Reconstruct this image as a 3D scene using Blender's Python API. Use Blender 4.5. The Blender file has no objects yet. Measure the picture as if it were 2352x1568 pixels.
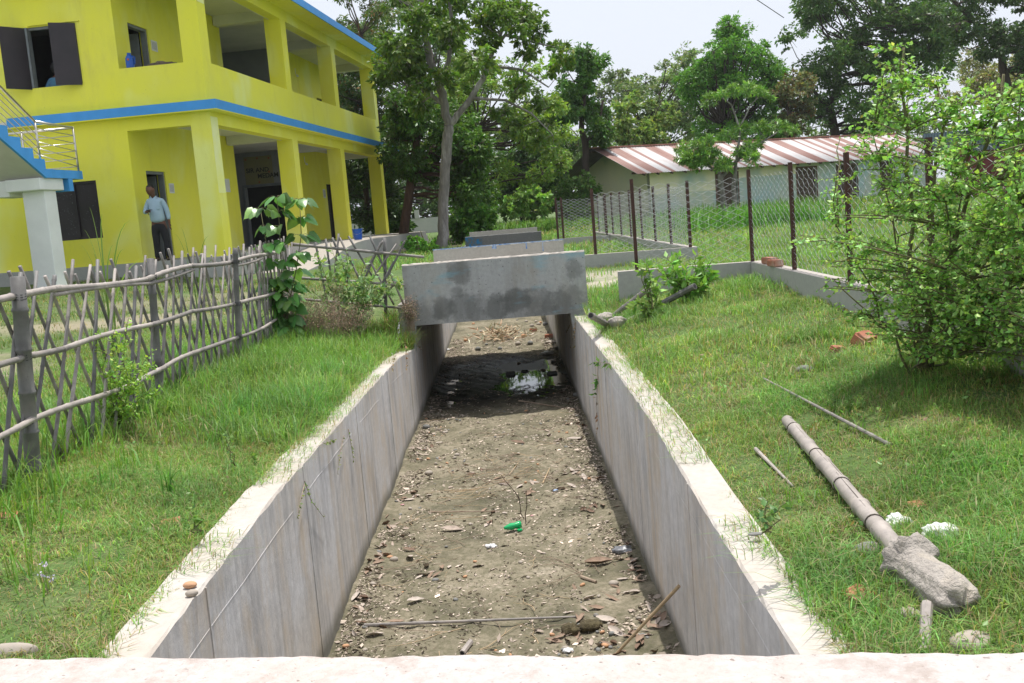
import bpy, bmesh, math, random
import numpy as np
from mathutils import Vector, Matrix
random.seed(7); rng = np.random.default_rng(11)
S = bpy.context.scene; COL = S.collection
RAD = math.radians
# ------------------------------------------------------------------ camera
EYE = 1.49; FPX = 2300.0; CX = 1176.0; CY = 784.0
cd = bpy.data.cameras.new('camera'); cam = bpy.data.objects.new('camera', cd); COL.objects.link(cam)
cd.sensor_width = 36.0; cd.lens = 36.0 * FPX / 2352.0; cd.clip_start = 0.05; cd.clip_end = 2000
CM = Matrix.Rotation(RAD(90 - 7.4), 3, 'X') @ Matrix.Rotation(RAD(-4.6), 3, 'Z')
cam.matrix_world = Matrix.Translation((0, 0, EYE)) @ CM.to_4x4()
S.camera = cam
# ------------------------------------------------------------------ sky, sun, exposure
SUN_EL, SUN_AZ = RAD(80), RAD(28)         # azimuth from +Y towards +X
W = bpy.data.worlds.new("World"); S.world = W; W.use_nodes = True
nt = W.node_tree; nt.nodes.clear()
sky = nt.nodes.new('ShaderNodeTexSky'); sky.sky_type = 'NISHITA'; sky.sun_disc = False
sky.sun_elevation = SUN_EL; sky.sun_rotation = SUN_AZ
sky.dust_density = 6.0; sky.air_density = 1.0; sky.ozone_density = 1.0
mx = nt.nodes.new('ShaderNodeMixRGB'); mx.inputs[0].default_value = 0.75
mx.inputs[2].default_value = (7.6, 8.0, 8.8, 1)
bg = nt.nodes.new('ShaderNodeBackground'); bg.inputs[1].default_value = 0.125
wo = nt.nodes.new('ShaderNodeOutputWorld')
nt.links.new(sky.outputs[0], mx.inputs[1]); nt.links.new(mx.outputs[0], bg.inputs[0]); nt.links.new(bg.outputs[0], wo.inputs[0])
sl = bpy.data.lights.new('sun', 'SUN'); sl.energy = 4.5; sl.angle = RAD(0.6); sl.color = (1, .96, .9)
sun = bpy.data.objects.new('sun', sl); COL.objects.link(sun)
sdir = Vector((math.sin(SUN_AZ) * math.cos(SUN_EL), math.cos(SUN_AZ) * math.cos(SUN_EL), math.sin(SUN_EL)))
sun.rotation_euler = sdir.to_track_quat('Z', 'Y').to_euler(); sun.location = (0, 0, 30)
S.view_settings.view_transform = 'Standard'; S.view_settings.look = 'None'
S.view_settings.exposure = 0.12; S.view_settings.gamma = 1.0
S.render.engine = 'CYCLES'
# ------------------------------------------------------------------ measuring helpers (photo pixel, 2352 wide -> place)
def ray(x, y): return CM @ Vector(((x - CX) / FPX, -(y - CY) / FPX, -1.0))
def PY(x, y, Y):
    d = ray(x, y); return Vector((0, 0, EYE)) + d * (Y / d.y)
def PZ(x, y, Z):
    d = ray(x, y); return Vector((0, 0, EYE)) + d * ((Z - EYE) / d.z)
# ------------------------------------------------------------------ object helpers
ORG = {}
def tag(o, label=None, cat=None, group=None, kind=None):
    if label: o['label'] = label
    if cat: o['category'] = cat
    if group: o['group'] = group
    if kind: o['kind'] = kind
    return o
def thing(name, loc, label, cat, group=None):
    o = bpy.data.objects.new(name, None); COL.objects.link(o); o.empty_display_size = .1
    o.location = loc; ORG[o.name] = Vector(loc); return tag(o, label, cat, group)
def link(name, me, mat, parent=None, origin=None, smooth=False):
    """me is in world coordinates; becomes ONE mesh object under parent"""
    if parent is not None: og = ORG[parent.name]
    elif origin is not None: og = Vector(origin)
    else: og = Vector((0, 0, 0))
    me.transform(Matrix.Translation(-og))
    o = bpy.data.objects.new(name, me); COL.objects.link(o)
    if isinstance(mat, (list, tuple)):
        for m in mat: me.materials.append(m)
    elif mat: me.materials.append(mat)
    if smooth:
        me.polygons.foreach_set('use_smooth', [True] * len(me.polygons))
    if parent is not None: o.parent = parent
    else: o.location = og
    ORG[o.name] = og
    return o
def copy_tree(root, loc, rz=None, sc=None):
    r = root.copy(); COL.objects.link(r); r.location = loc
    if rz is not None: r.rotation_euler = (root.rotation_euler[0], root.rotation_euler[1], rz)
    if sc is not None: r.scale = sc
    for ch in list(root.children):
        c = ch.copy(); COL.objects.link(c); c.parent = r
        for g in list(ch.children):
            d = g.copy(); COL.objects.link(d); d.parent = c
    return r
class MB:
    def __init__(s): s.v = []; s.f = []; s.m = []
    def add(s, vs, fs, mi=0):
        b = len(s.v); s.v += [tuple(p) for p in vs]
        s.f += [tuple(b + i for i in f) for f in fs]; s.m += [mi] * len(fs)
    def box(s, a, b, mi=0, T=None):
        (x0, y0, z0), (x1, y1, z1) = a, b
        vs = [(x0,y0,z0),(x1,y0,z0),(x1,y1,z0),(x0,y1,z0),(x0,y0,z1),(x1,y0,z1),(x1,y1,z1),(x0,y1,z1)]
        if T: vs = [T(*p) for p in vs]
        s.add(vs, [(0,3,2,1),(4,5,6,7),(0,1,5,4),(1,2,6,5),(2,3,7,6),(3,0,4,7)], mi)
    def tube(s, pts, rad, seg=8, cap=True, mi=0):
        pts = [Vector(p) for p in pts]; n = len(pts)
        if not hasattr(rad, '__len__'): rad = [rad] * n
        rings = []; t0 = (pts[1] - pts[0]).normalized()
        up = Vector((0, 0, 1)) if abs(t0.z) < .9 else Vector((1, 0, 0))
        a = t0.cross(up).normalized()
        vs = []
        for i in range(n):
            t = (pts[min(i + 1, n - 1)] - pts[max(i - 1, 0)])
            if t.length < 1e-9: t = t0
            t.normalize()
            a = (a - t * a.dot(t))
            if a.length < 1e-6: a = t.orthogonal()
            a.normalize(); b = t.cross(a)
            for k in range(seg):
                th = 2 * math.pi * k / seg
                vs.append(pts[i] + (a * math.cos(th) + b * math.sin(th)) * rad[i])
        fs = [(i*seg+k, i*seg+(k+1)%seg, (i+1)*seg+(k+1)%seg, (i+1)*seg+k) for i in range(n-1) for k in range(seg)]
        if cap: fs += [tuple(range(seg))[::-1], tuple((n-1)*seg + k for k in range(seg))]
        s.add(vs, fs, mi)
    def mesh(s, name='m'):
        me = bpy.data.meshes.new(name); me.from_pydata(s.v, [], s.f)
        if any(s.m): me.polygons.foreach_set('material_index', s.m)
        me.update(); return me
    def build(s, name, mat, parent=None, origin=None, smooth=False, bevel=0, fixn=False):
        me = s.mesh(name)
        if bevel or fixn:
            bm = bmesh.new(); bm.from_mesh(me)
            if bevel:
                bmesh.ops.bevel(bm, geom=bm.edges[:], offset=bevel, segments=1, affect='EDGES', profile=.5)
            if fixn: bmesh.ops.recalc_face_normals(bm, faces=bm.faces[:])
            bm.to_mesh(me); bm.free()
        return link(name, me, mat, parent, origin, smooth)
def npmesh(name, V, F3, F4=None, cols=None):
    """fast mesh from numpy: V (n,3), tris F3 (m,3), quads F4 (k,4)"""
    me = bpy.data.meshes.new(name); F3 = np.zeros((0,3),int) if F3 is None else F3
    F4 = np.zeros((0,4),int) if F4 is None else F4
    nl = len(F3)*3 + len(F4)*4; me.vertices.add(len(V)); me.loops.add(nl); me.polygons.add(len(F3)+len(F4))
    me.vertices.foreach_set('co', np.asarray(V, np.float32).ravel())
    me.loops.foreach_set('vertex_index', np.concatenate([F3.ravel(), F4.ravel()]).astype(np.int32))
    st = np.concatenate([np.arange(len(F3))*3, len(F3)*3 + np.arange(len(F4))*4]).astype(np.int32)
    me.polygons.foreach_set('loop_start', st)
    if cols is not None:
        at = me.color_attributes.new('col', 'FLOAT_COLOR', 'POINT')
        at.data.foreach_set('color', np.concatenate([cols, np.ones((len(cols),1))],1).astype(np.float32).ravel())
    me.update(calc_edges=True); me.validate(); return me
# ------------------------------------------------------------------ materials
def newmat(name):
    m = bpy.data.materials.new(name); m.use_nodes = True; t = m.node_tree; t.nodes.clear()
    o = t.nodes.new('ShaderNodeOutputMaterial'); p = t.nodes.new('ShaderNodeBsdfPrincipled')
    t.links.new(p.outputs[0], o.inputs[0]); return m, t, p, o
def coord(t, scale=(1,1,1), obj=True):
    c = t.nodes.new('ShaderNodeTexCoord'); mp = t.nodes.new('ShaderNodeMapping')
    t.links.new(c.outputs['Object'], mp.inputs[0]); mp.inputs['Scale'].default_value = scale; return mp.outputs[0]
def noise(t, scale, detail=5, rough=.6, vec=None):
    n = t.nodes.new('ShaderNodeTexNoise'); n.inputs['Scale'].default_value = scale
    n.inputs['Detail'].default_value = detail; n.inputs['Roughness'].default_value = rough
    if vec is not None: t.links.new(vec, n.inputs['Vector'])
    return n.outputs['Fac']
def ramp(t, fac, stops):
    r = t.nodes.new('ShaderNodeValToRGB'); cr = r.color_ramp
    cr.elements[0].position, cr.elements[0].color = stops[0][0], tuple(stops[0][1]) + (1,)
    cr.elements[1].position, cr.elements[1].color = stops[-1][0], tuple(stops[-1][1]) + (1,)
    for p, c in stops[1:-1]:
        e = cr.elements.new(p); e.color = tuple(c) + (1,)
    t.links.new(fac, r.inputs[0]); return r.outputs[0]
def mix(t, fac, a, b, mode='MIX'):
    m = t.nodes.new('ShaderNodeMixRGB'); m.blend_type = mode
    for i, x in ((0, fac), (1, a), (2, b)):
        if hasattr(x, 'links') or hasattr(x, 'is_linked'): t.links.new(x, m.inputs[i])
        elif i == 0: m.inputs[0].default_value = x
        else: m.inputs[i].default_value = tuple(x) + (1,)
    return m.outputs[0]
def bump(t, p, h, strength=.3, dist=.02):
    b = t.nodes.new('ShaderNodeBump'); b.inputs['Strength'].default_value = strength; b.inputs['Distance'].default_value = dist
    t.links.new(h, b.inputs['Height']); t.links.new(b.outputs[0], p.inputs['Normal'])
def BW(v0, v1): return [(v0, (0,0,0)), (v1, (1,1,1))]
def basic(name, c1, c2=None, scale=6, rough=.8, bs=.25, bd=.01, metal=0, c3=None, lo=.35, hi=.65, vec=(1,1,1)):
    m, t, p, o = newmat(name); v = coord(t, vec); n = noise(t, scale, 6, .6, v)
    c2 = c2 or tuple(x * .8 for x in c1)
    c = mix(t, ramp(t, n, BW(lo, hi)), c1, c2)
    if c3:
        n2 = noise(t, scale * .27, 4, .7, v); c = mix(t, ramp(t, n2, BW(.5, .68)), c, c3)
    t.links.new(c, p.inputs['Base Color']); p.inputs['Roughness'].default_value = rough; p.inputs['Metallic'].default_value = metal
    if bs: bump(t, p, noise(t, scale * 3, 5, .6, v), bs, bd)
    return m
def leafmat(name, trans=.35, rough=.45, tint=(1.15, 1.25, .5), spec=.4):
    m, t, p, o = newmat(name)
    a = t.nodes.new('ShaderNodeVertexColor'); a.layer_name = 'col'
    t.links.new(a.outputs[0], p.inputs['Base Color']); p.inputs['Roughness'].default_value = rough
    p.inputs['Specular IOR Level'].default_value = spec
    tr = t.nodes.new('ShaderNodeBsdfTranslucent'); t.links.new(mix(t, 1.0, a.outputs[0], tint, 'MULTIPLY'), tr.inputs[0])
    ms = t.nodes.new('ShaderNodeMixShader'); ms.inputs[0].default_value = trans
    t.links.new(p.outputs[0], ms.inputs[1]); t.links.new(tr.outputs[0], ms.inputs[2]); t.links.new(ms.outputs[0], o.inputs[0])
    return m
def concrete(name, base, dark, warm, streak=False, stain=.0, top=None, blue=False, bs=.35, lowdamp=None, spots=None, scale=1.0, pits=False):
    m, t, p, o = newmat(name); v = coord(t)
    big = noise(t, 1.3*scale, 6, .65, v); fine = noise(t, 22*scale, 8, .7, v)
    c = mix(t, ramp(t, big, BW(.38, .66)), base, warm)
    c = mix(t, ramp(t, fine, [(.3, (.42,)*3), (.62, (0,)*3)]), c, dark)
    if streak:
        SK = float(streak)
        sv = coord(t, (7, 7, .8)); s1 = mix(t, .38, noise(t, 1.0, 8, .75, sv), noise(t, 1.7, 5, .7, v))
        c = mix(t, ramp(t, s1, [(.47, (0,)*3), (.62, (.85*SK,)*3)]), c, dark)
        sv2 = coord(t, (3.6, 3.6, .4)); s2 = mix(t, .4, noise(t, 1.0, 7, .7, sv2), noise(t, 2.3, 5, .7, v))
        c = mix(t, ramp(t, s2, [(.49, (0,)*3), (.62, (.6*SK,)*3)]), c, tuple(w*x for w, x in zip(warm, (.92, .78, .58))))
        sv3 = coord(t, (30, 30, 3.5)); s3 = noise(t, 1.0, 5, .75, sv3)
        c = mix(t, ramp(t, s3, [(.66, (0,)*3), (.74, (.8,)*3)]), c, (.07, .065, .06))
    if stain:
        st = noise(t, 2.6, 3, .5, coord(t, (1, 1, 1.4)))
        c = mix(t, ramp(t, st, [(.5, (0,)*3), (.62, (stain,)*3)]), c, (.09, .095, .09))
    if spots:                                              # damp round smears low on the face (x centre, z centre, radius)
        sx = t.nodes.new('ShaderNodeTexCoord')
        wob = noise(t, 7, 4, .6, v)
        for (ax, az, rr, k) in spots:
            mp = t.nodes.new('ShaderNodeMapping'); t.links.new(sx.outputs['Object'], mp.inputs[0])
            mp.inputs['Location'].default_value = (-ax/rr, 0, -az/rr); mp.inputs['Scale'].default_value = (1/rr, 0, 1/rr)
            ln = t.nodes.new('ShaderNodeVectorMath'); ln.operation = 'LENGTH'; t.links.new(mp.outputs[0], ln.inputs[0])
            ad = t.nodes.new('ShaderNodeMath'); ad.operation = 'MULTIPLY_ADD'; ad.inputs[1].default_value = .9; 
            t.links.new(wob, ad.inputs[0]); t.links.new(ln.outputs['Value'], ad.inputs[2])
            c = mix(t, ramp(t, ad.outputs[0], [(.55 + .9*0, (k,)*3), (.99, (0,)*3)]) if False else ramp(t, ad.outputs[0], [(.45, (k*.9,)*3), (.80, (k*.75,)*3), (1.0, (0,)*3)]), c, (.10, .105, .10))
    if pits == 'pores':
        c = mix(t, ramp(t, noise(t, 42, 3, .5, v), [(.655, (0,)*3), (.70, (.8,)*3)]), c, (.07,.07,.07))
    elif pits:
        c = mix(t, ramp(t, noise(t, 85, 3, .5, v), [(.66, (0,)*3), (.72, (.7,)*3)]), c, (.16,.12,.10))
        c = mix(t, ramp(t, noise(t, 9, 7, .75, v), [(.52, (0,)*3), (.66, (.55,)*3)]), c, (.33,.26,.215))
        c = mix(t, ramp(t, noise(t, 17, 5, .7, coord(t, (1,1.7,1))), [(.60, (0,)*3), (.66, (.8,)*3)]), c, (.60,.58,.56))
    if blue:
        bn = noise(t, 1.0, 4, .6, coord(t, (1.2, 1, 3.8)))
        c = mix(t, ramp(t, bn, [(.56, (0,)*3), (.66, (.45,)*3)]), c, (.18, .42, .52))
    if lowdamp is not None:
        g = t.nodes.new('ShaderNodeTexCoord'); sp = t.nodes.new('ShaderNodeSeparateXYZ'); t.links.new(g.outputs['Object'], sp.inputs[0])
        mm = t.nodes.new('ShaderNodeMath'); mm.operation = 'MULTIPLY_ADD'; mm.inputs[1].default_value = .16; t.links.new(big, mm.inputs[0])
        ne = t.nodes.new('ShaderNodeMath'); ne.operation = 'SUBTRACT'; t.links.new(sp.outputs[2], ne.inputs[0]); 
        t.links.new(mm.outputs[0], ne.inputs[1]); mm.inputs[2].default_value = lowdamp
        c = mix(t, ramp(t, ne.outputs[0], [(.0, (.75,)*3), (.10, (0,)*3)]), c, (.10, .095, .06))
    t.links.new(c, p.inputs['Base Color']); p.inputs['Roughness'].default_value = .9
    h = mix(t, .5, noise(t, 30*scale, 8, .7, v), noise(t, 5*scale, 5, .6, v)); bump(t, p, h, bs, .012)
    return m
M = {}
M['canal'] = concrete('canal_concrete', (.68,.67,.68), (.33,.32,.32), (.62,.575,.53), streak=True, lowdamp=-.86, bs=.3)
M['canaltop'] = concrete('canal_top_concrete', (.50,.47,.44), (.28,.26,.235), (.47,.41,.345), bs=.4)
M['slabA'] = concrete('parapet_concrete', streak=.55, base= (.44,.45,.45), dark=(.22,.22,.22), warm=(.38,.39,.38), blue=True, bs=.6, pits='pores',
    spots=[(-.62,.17,.30,.75),(-.38,.16,.42,.65),(.02,.16,.33,.75),(.22,.2,.36,.85),(.5,.15,.42,.6),(-.40,.58,.30,.75),(.85,.12,.42,.6),(-1.0,.2,.25,.45),(.92,.5,.24,.6),(-.45,.35,.16,.6),(-.15,.08,.5,.45),(-.85,.1,.42,.5),(.3,.06,.6,.4),(.7,.1,.4,.5)])
M['slabB'] = concrete('parapet_concrete_pale', (.50,.47,.42), (.26,.24,.21), (.44,.40,.35), bs=.3)
M['slabC'] = concrete('parapet_concrete_dark', (.12,.125,.125), (.06,.06,.06), (.15,.15,.14), bs=.3)  # concrete darker on every face than the other parapets
M['near'] = concrete('white_parapet', (.57,.53,.515), (.32,.26,.23), (.57,.50,.46), bs=1.0, scale=2.2, pits=True)
M['lowwall'] = concrete('low_wall_render', (.36,.36,.34), (.25,.25,.24), (.40,.39,.36), bs=.12)
M['lowtop'] = concrete('low_wall_top', (.42,.385,.345), (.26,.24,.21), (.38,.34,.30), bs=.3)
M['plinth'] = concrete('plinth_cement', (.40,.40,.38), (.26,.26,.25), (.46,.45,.42), bs=.12)
M['deck'] = concrete('deck_concrete', (.30,.29,.27), (.16,.15,.14), (.26,.24,.2), bs=.3)
# yellow limewash with paler unpainted patches
def yellow():
    m, t, p, o = newmat('yellow_wall_paint'); v = coord(t, (1,1,.7))
    n = noise(t, .9, 5, .62, v); c = ramp(t, n, [(.36, (.86,.82,.065)), (.52, (.83,.79,.085)), (.70, (.86,.84,.17))])
    n2 = noise(t, .55, 3, .5, coord(t, (1.1,1.1,.8))); c = mix(t, ramp(t, n2, [(.56, (0,)*3), (.66, (.75,)*3)]), c, (.84,.86,.30))
    s = noise(t, 1, 6, .7, coord(t, (2.4,2.4,.6))); c = mix(t, ramp(t, s, [(.56, (0,)*3), (.74, (.35,)*3)]), c, (.62,.58,.10))
    s4 = noise(t, 1, 6, .75, coord(t, (1.4,1.4,.22))); c = mix(t, ramp(t, s4, [(.60, (0,)*3), (.72, (.28,)*3)]), c, (.60,.54,.13))
    g = noise(t, 40, 3, .5, v); c = mix(t, ramp(t, g, [(.70, (0,)*3), (.76, (.5,)*3)]), c, (.34,.31,.10))
    t.links.new(c, p.inputs['Base Color']); p.inputs['Roughness'].default_value = .75
    bump(t, p, noise(t, 12, 6, .6, v), .12, .01); return m
M['yellow'] = yellow()
M['yellowpale'] = basic('pale_yellow_panel', (.88,.90,.50), (.86,.87,.28), 1.6, .8, .1)
M['blue'] = basic('blue_band_paint', (.06,.33,.80), (.05,.29,.70), 3, .6, .1)
M['ceil'] = basic('ceiling_plaster', (.72,.71,.67), (.62,.62,.58), 1.2, .9, .1)
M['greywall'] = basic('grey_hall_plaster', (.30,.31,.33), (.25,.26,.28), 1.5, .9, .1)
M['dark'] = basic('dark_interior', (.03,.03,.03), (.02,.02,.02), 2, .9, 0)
M['shutter'] = basic('dark_shutter_metal', (.030,.021,.028), (.02,.015,.02), 3, .45, .05)
M['framegrey'] = basic('grey_frame', (.22,.24,.26), (.16,.17,.19), 4, .7, .1)
M['stairwhite'] = basic('stair_whitewash', (.90,.90,.91), (.82,.82,.83), 2, .85, .1)
M['stairgrey'] = basic('stair_soffit', (.66,.63,.60), (.56,.53,.50), 1.5, .85, .1)
M['steel'] = basic('stainless_steel', (.62,.60,.55), (.5,.48,.44), 6, .28, 0, metal=.9)
M['paper'] = basic('white_paper', (.72,.73,.76), (.66,.67,.70), 4, .8, 0)
M['ink'] = basic('printed_ink', (.22,.22,.26), None, 4, .9, 0)
M['ochre'] = basic('faded_poster', (.30,.28,.14), (.25,.24,.16), 3, .9, 0)
M['inkdark'] = basic('painted_letters', (.07,.07,.06), None, 4, .9, 0)
M['inkred'] = basic('red_marks', (.45,.12,.06), None, 4, .9, 0)
M['dirtpaint'] = basic('mouldy_base', (.10,.10,.06), (.25,.24,.06), 5, .95, .2)
def bamboo(name, c1, c2, c3):
    m, t, p, o = newmat(name); v = coord(t, (1,1,1))
    n = noise(t, 7, 6, .65, v); c = mix(t, ramp(t, n, BW(.38, .62)), c1, c2)
    c = mix(t, ramp(t, noise(t, 3, 4, .6, v), BW(.55, .7)), c, c3)
    c = mix(t, ramp(t, noise(t, 60, 4, .7, v), [(.62, (0,)*3), (.7, (.6,)*3)]), c, (.07,.06,.055))
    t.links.new(c, p.inputs['Base Color']); p.inputs['Roughness'].default_value = .6
    bump(t, p, noise(t, 50, 4, .6, coord(t, (1,1,.25))), .25, .004); return m
M['bamboo'] = bamboo('weathered_bamboo', (.27,.245,.225), (.155,.14,.13), (.32,.28,.25))
M['bamboodk'] = bamboo('grey_bamboo_post', (.17,.165,.16), (.11,.105,.10), (.24,.22,.20))
M['bamboopale'] = bamboo('pale_bamboo', (.40,.355,.32), (.27,.24,.22), (.46,.41,.37))
M['node'] = basic('bamboo_node_ring', (.10,.085,.07), None, 10, .8, .1)
M['straw'] = basic('dry_cane', (.48,.36,.22), (.34,.25,.15), 9, .8, .1)
M['twig'] = basic('dry_twig', (.20,.14,.10), (.34,.27,.20), 9, .9, .1)
M['rustpost'] = basic('rusty_angle_iron', (.040,.016,.012), (.075,.028,.018), 12, .7, .15)
M['wire'] = basic('galvanised_wire', (.40,.41,.42), (.27,.28,.29), 30, .45, 0)
M['brick'] = basic('brick', (.42,.17,.10), (.30,.12,.08), 9, .95, .5, c3=(.45,.33,.27))
M['stone'] = basic('river_stone', (.38,.33,.27), (.28,.25,.22), 9, .8, .2, c3=(.45,.38,.30))
M['stonegrey'] = basic('grey_stone', (.20,.20,.19), (.15,.15,.14), 9, .8, .3)
M['stoneorange'] = basic('orange_stone', (.50,.28,.15), (.42,.24,.14), 9, .8, .2)
M['white'] = basic('white_plastic', (.80,.80,.80), (.70,.70,.70), 9, .6, .2)
M['foil'] = basic('grey_foil', (.10,.10,.11), (.30,.31,.33), 14, .3, .3)
M['dung'] = basic('dung', (.07,.055,.03), (.12,.10,.05), 20, 1, .8, .03)
M['cementlump'] = basic('rough_cement', (.46,.42,.375), (.32,.29,.26), 22, .95, 1.0, .02, c3=(.54,.48,.40))
M['bottle'] = basic('green_plastic', (.01,.42,.14), (.01,.32,.10), 12, .2, .1)
M['bucket'] = basic('blue_plastic', (.01,.10,.50), (.01,.08,.42), 6, .35, 0)
M['bluelit'] = basic('blue_wrapper', (.10,.25,.55), (.5,.55,.6), 20, .5, .1)
M['redlit'] = basic('red_wrapper', (.45,.04,.06), (.6,.5,.5), 20, .5, .1)
M['cloth'] = basic('dark_cloth', (.10,.08,.07), (.20,.15,.12), 25, .95, .5)
M['skin'] = basic('brown_skin', (.16,.065,.04), (.12,.05,.032), 9, .55, .05)
M['hair'] = basic('black_hair', (.012,.010,.010), (.02,.018,.018), 30, .7, .4)
M['shirt'] = basic('light_blue_shirt', (.42,.56,.68), (.38,.51,.63), 5, .85, .35, .01)
M['shirt2'] = basic('mid_blue_shirt', (.10,.25,.42), (.08,.20,.36), 5, .85, .3, .01)
M['trouser'] = basic('black_trousers', (.018,.018,.022), (.012,.012,.015), 6, .85, .3, .01)
M['shoe'] = basic('dark_sandals', (.05,.03,.02), None, 6, .7, .1)
M['bark'] = basic('grey_bark', (.26,.235,.22), (.15,.135,.125), 5, .95, .8, .03, c3=(.42,.40,.38), vec=(3,3,.6))
M['barkdk'] = basic('dark_bark', (.07,.05,.04), (.045,.033,.027), 4, .95, .8, .03, vec=(3,3,.6))
M['barkred'] = basic('reddish_bark', (.12,.07,.05), (.07,.04,.03), 4, .95, .8, .03, vec=(3,3,.6))
M['stem'] = basic('green_brown_stem', (.17,.14,.075), (.11,.12,.05), 9, .8, .2)
M['leaf'] = leafmat('leaf', .38, .42)
M['leafgloss'] = leafmat('glossy_leaf', .30, .30, spec=.55)
M['grassm'] = leafmat('grass_blade', .40, .5, (1.1,1.2,.55), .3)
M['dryleaf'] = leafmat('dry_leaf', .15, .85, (1,.9,.8), .15)
def ground_mat():
    m, t, p, o = newmat('grassy_earth'); v = coord(t)
    n = noise(t, 1.1, 8, .7, v); c = ramp(t, n, [(.34, (.07,.13,.03)), (.50, (.10,.17,.04)), (.62, (.16,.19,.07)), (.74, (.28,.24,.15))])
    n2 = noise(t, 14, 6, .7, v); c = mix(t, ramp(t, n2, BW(.4, .7)), c, (.05,.085,.02))
    # bare, trodden soil: noise-edged patches at fixed places on the ground
    tc = t.nodes.new('ShaderNodeTexCoord'); wob = noise(t, 2.2, 5, .65, v)
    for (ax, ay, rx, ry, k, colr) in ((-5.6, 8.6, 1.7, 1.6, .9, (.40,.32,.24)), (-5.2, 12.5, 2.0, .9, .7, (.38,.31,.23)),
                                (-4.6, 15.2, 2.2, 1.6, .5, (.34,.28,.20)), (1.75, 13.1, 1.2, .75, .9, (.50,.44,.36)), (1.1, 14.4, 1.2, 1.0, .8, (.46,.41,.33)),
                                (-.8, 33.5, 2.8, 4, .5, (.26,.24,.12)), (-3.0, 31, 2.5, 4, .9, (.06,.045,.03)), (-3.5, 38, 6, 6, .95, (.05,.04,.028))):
        mp = t.nodes.new('ShaderNodeMapping'); t.links.new(tc.outputs['Object'], mp.inputs[0])
        mp.inputs['Location'].default_value = (-ax/rx, -ay/ry, 0); mp.inputs['Scale'].default_value = (1/rx, 1/ry, 0)
        ln = t.nodes.new('ShaderNodeVectorMath'); ln.operation = 'LENGTH'; t.links.new(mp.outputs[0], ln.inputs[0])
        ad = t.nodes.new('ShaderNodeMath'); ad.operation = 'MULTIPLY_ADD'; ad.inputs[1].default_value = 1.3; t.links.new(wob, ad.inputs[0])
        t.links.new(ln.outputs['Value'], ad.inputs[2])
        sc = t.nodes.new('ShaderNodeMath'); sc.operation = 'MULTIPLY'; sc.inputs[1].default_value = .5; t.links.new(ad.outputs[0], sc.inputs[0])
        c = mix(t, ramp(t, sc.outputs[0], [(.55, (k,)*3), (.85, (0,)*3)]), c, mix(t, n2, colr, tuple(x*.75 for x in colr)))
    t.links.new(c, p.inputs['Base Color']); p.inputs['Roughness'].default_value = 1
    bump(t, p, n2, .8, .04); return m
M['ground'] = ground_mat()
def bed_mat():
    m, t, p, o = newmat('dried_mud'); v = coord(t)
    n = noise(t, 2.2, 9, .72, v); c = ramp(t, n, [(.34, (.085,.078,.05)), (.46, (.17,.15,.10)), (.58, (.26,.225,.16)), (.70, (.37,.32,.25))])
    n2 = noise(t, 26, 7, .75, v); c = mix(t, ramp(t, n2, [(.36, (.75,)*3), (.56, (0,)*3)]), c, (.085,.085,.04))
    # damp mud round the puddle, blackened to paint in the deck's shade
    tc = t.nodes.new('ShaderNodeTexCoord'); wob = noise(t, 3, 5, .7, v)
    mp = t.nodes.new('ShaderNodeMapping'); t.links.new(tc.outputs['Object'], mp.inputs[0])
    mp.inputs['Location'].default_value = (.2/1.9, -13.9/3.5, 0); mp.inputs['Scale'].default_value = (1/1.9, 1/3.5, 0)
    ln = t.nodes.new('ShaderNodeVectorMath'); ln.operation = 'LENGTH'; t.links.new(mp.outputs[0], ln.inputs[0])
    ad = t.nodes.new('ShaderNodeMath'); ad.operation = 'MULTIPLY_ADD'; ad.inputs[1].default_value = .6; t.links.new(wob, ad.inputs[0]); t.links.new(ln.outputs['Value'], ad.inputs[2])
    wet = ramp(t, ad.outputs[0], [(.75, (1,)*3), (1.0, (0,)*3)])  # mask covers wet mud plus the painted culvert shade
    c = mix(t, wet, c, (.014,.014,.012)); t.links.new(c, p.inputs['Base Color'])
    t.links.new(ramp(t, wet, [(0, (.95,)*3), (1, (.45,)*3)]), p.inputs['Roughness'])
    h = mix(t, .5, n2, noise(t, 9, 7, .7, v)); bump(t, p, h, .9, .03); return m
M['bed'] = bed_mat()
m, t, p, o = newmat('still_water'); p.inputs['Base Color'].default_value = (.01,.012,.01,1); p.inputs['Roughness'].default_value = .02
p.inputs['Specular IOR Level'].default_value = 1.0; p.inputs['IOR'].default_value = 1.6; bump(t, p, noise(t, 5, 2, .5, coord(t)), .02, .01); M['water'] = m
def tin(name, a, b, rust, axis=0, period=1.0):
    m, t, p, o = newmat(name); v = coord(t)
    sp = t.nodes.new('ShaderNodeSeparateXYZ'); t.links.new(v, sp.inputs[0])
    nn = t.nodes.new('ShaderNodeTexNoise'); nn.noise_dimensions = '1D'; nn.inputs['Scale'].default_value = 1.35 / period; nn.inputs['Detail'].default_value = 0
    t.links.new(sp.outputs[0], nn.inputs['W'])
    c = ramp(t, nn.outputs['Fac'], [(.50, (0,)*3), (.53, (1,)*3)])
    st = mix(t, .45, noise(t, 1, 6, .75, coord(t, (3.2, .35, .35))), noise(t, .8, 6, .7, v))
    c = mix(t, c, mix(t, ramp(t, st, BW(.45,.7)), a, tuple(x*.5+y*.5 for x, y in zip(a, rust))), mix(t, ramp(t, st, BW(.3,.7)), rust, b))
    t.links.new(c, p.inputs['Base Color']); p.inputs['Roughness'].default_value = .6; return m
M['tin'] = tin('striped_rusty_tin', (.50,.49,.49), (.30,.19,.165), (.19,.08,.06), period=1.0)
M['tinunder'] = basic('tin_underside', (.12,.11,.10), (.08,.07,.06), 3, .7, .1)
M['shedwall'] = basic('cream_wash', (.78,.73,.50), (.70,.68,.50), .8, .9, .15, c3=(.30,.44,.42))
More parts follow.
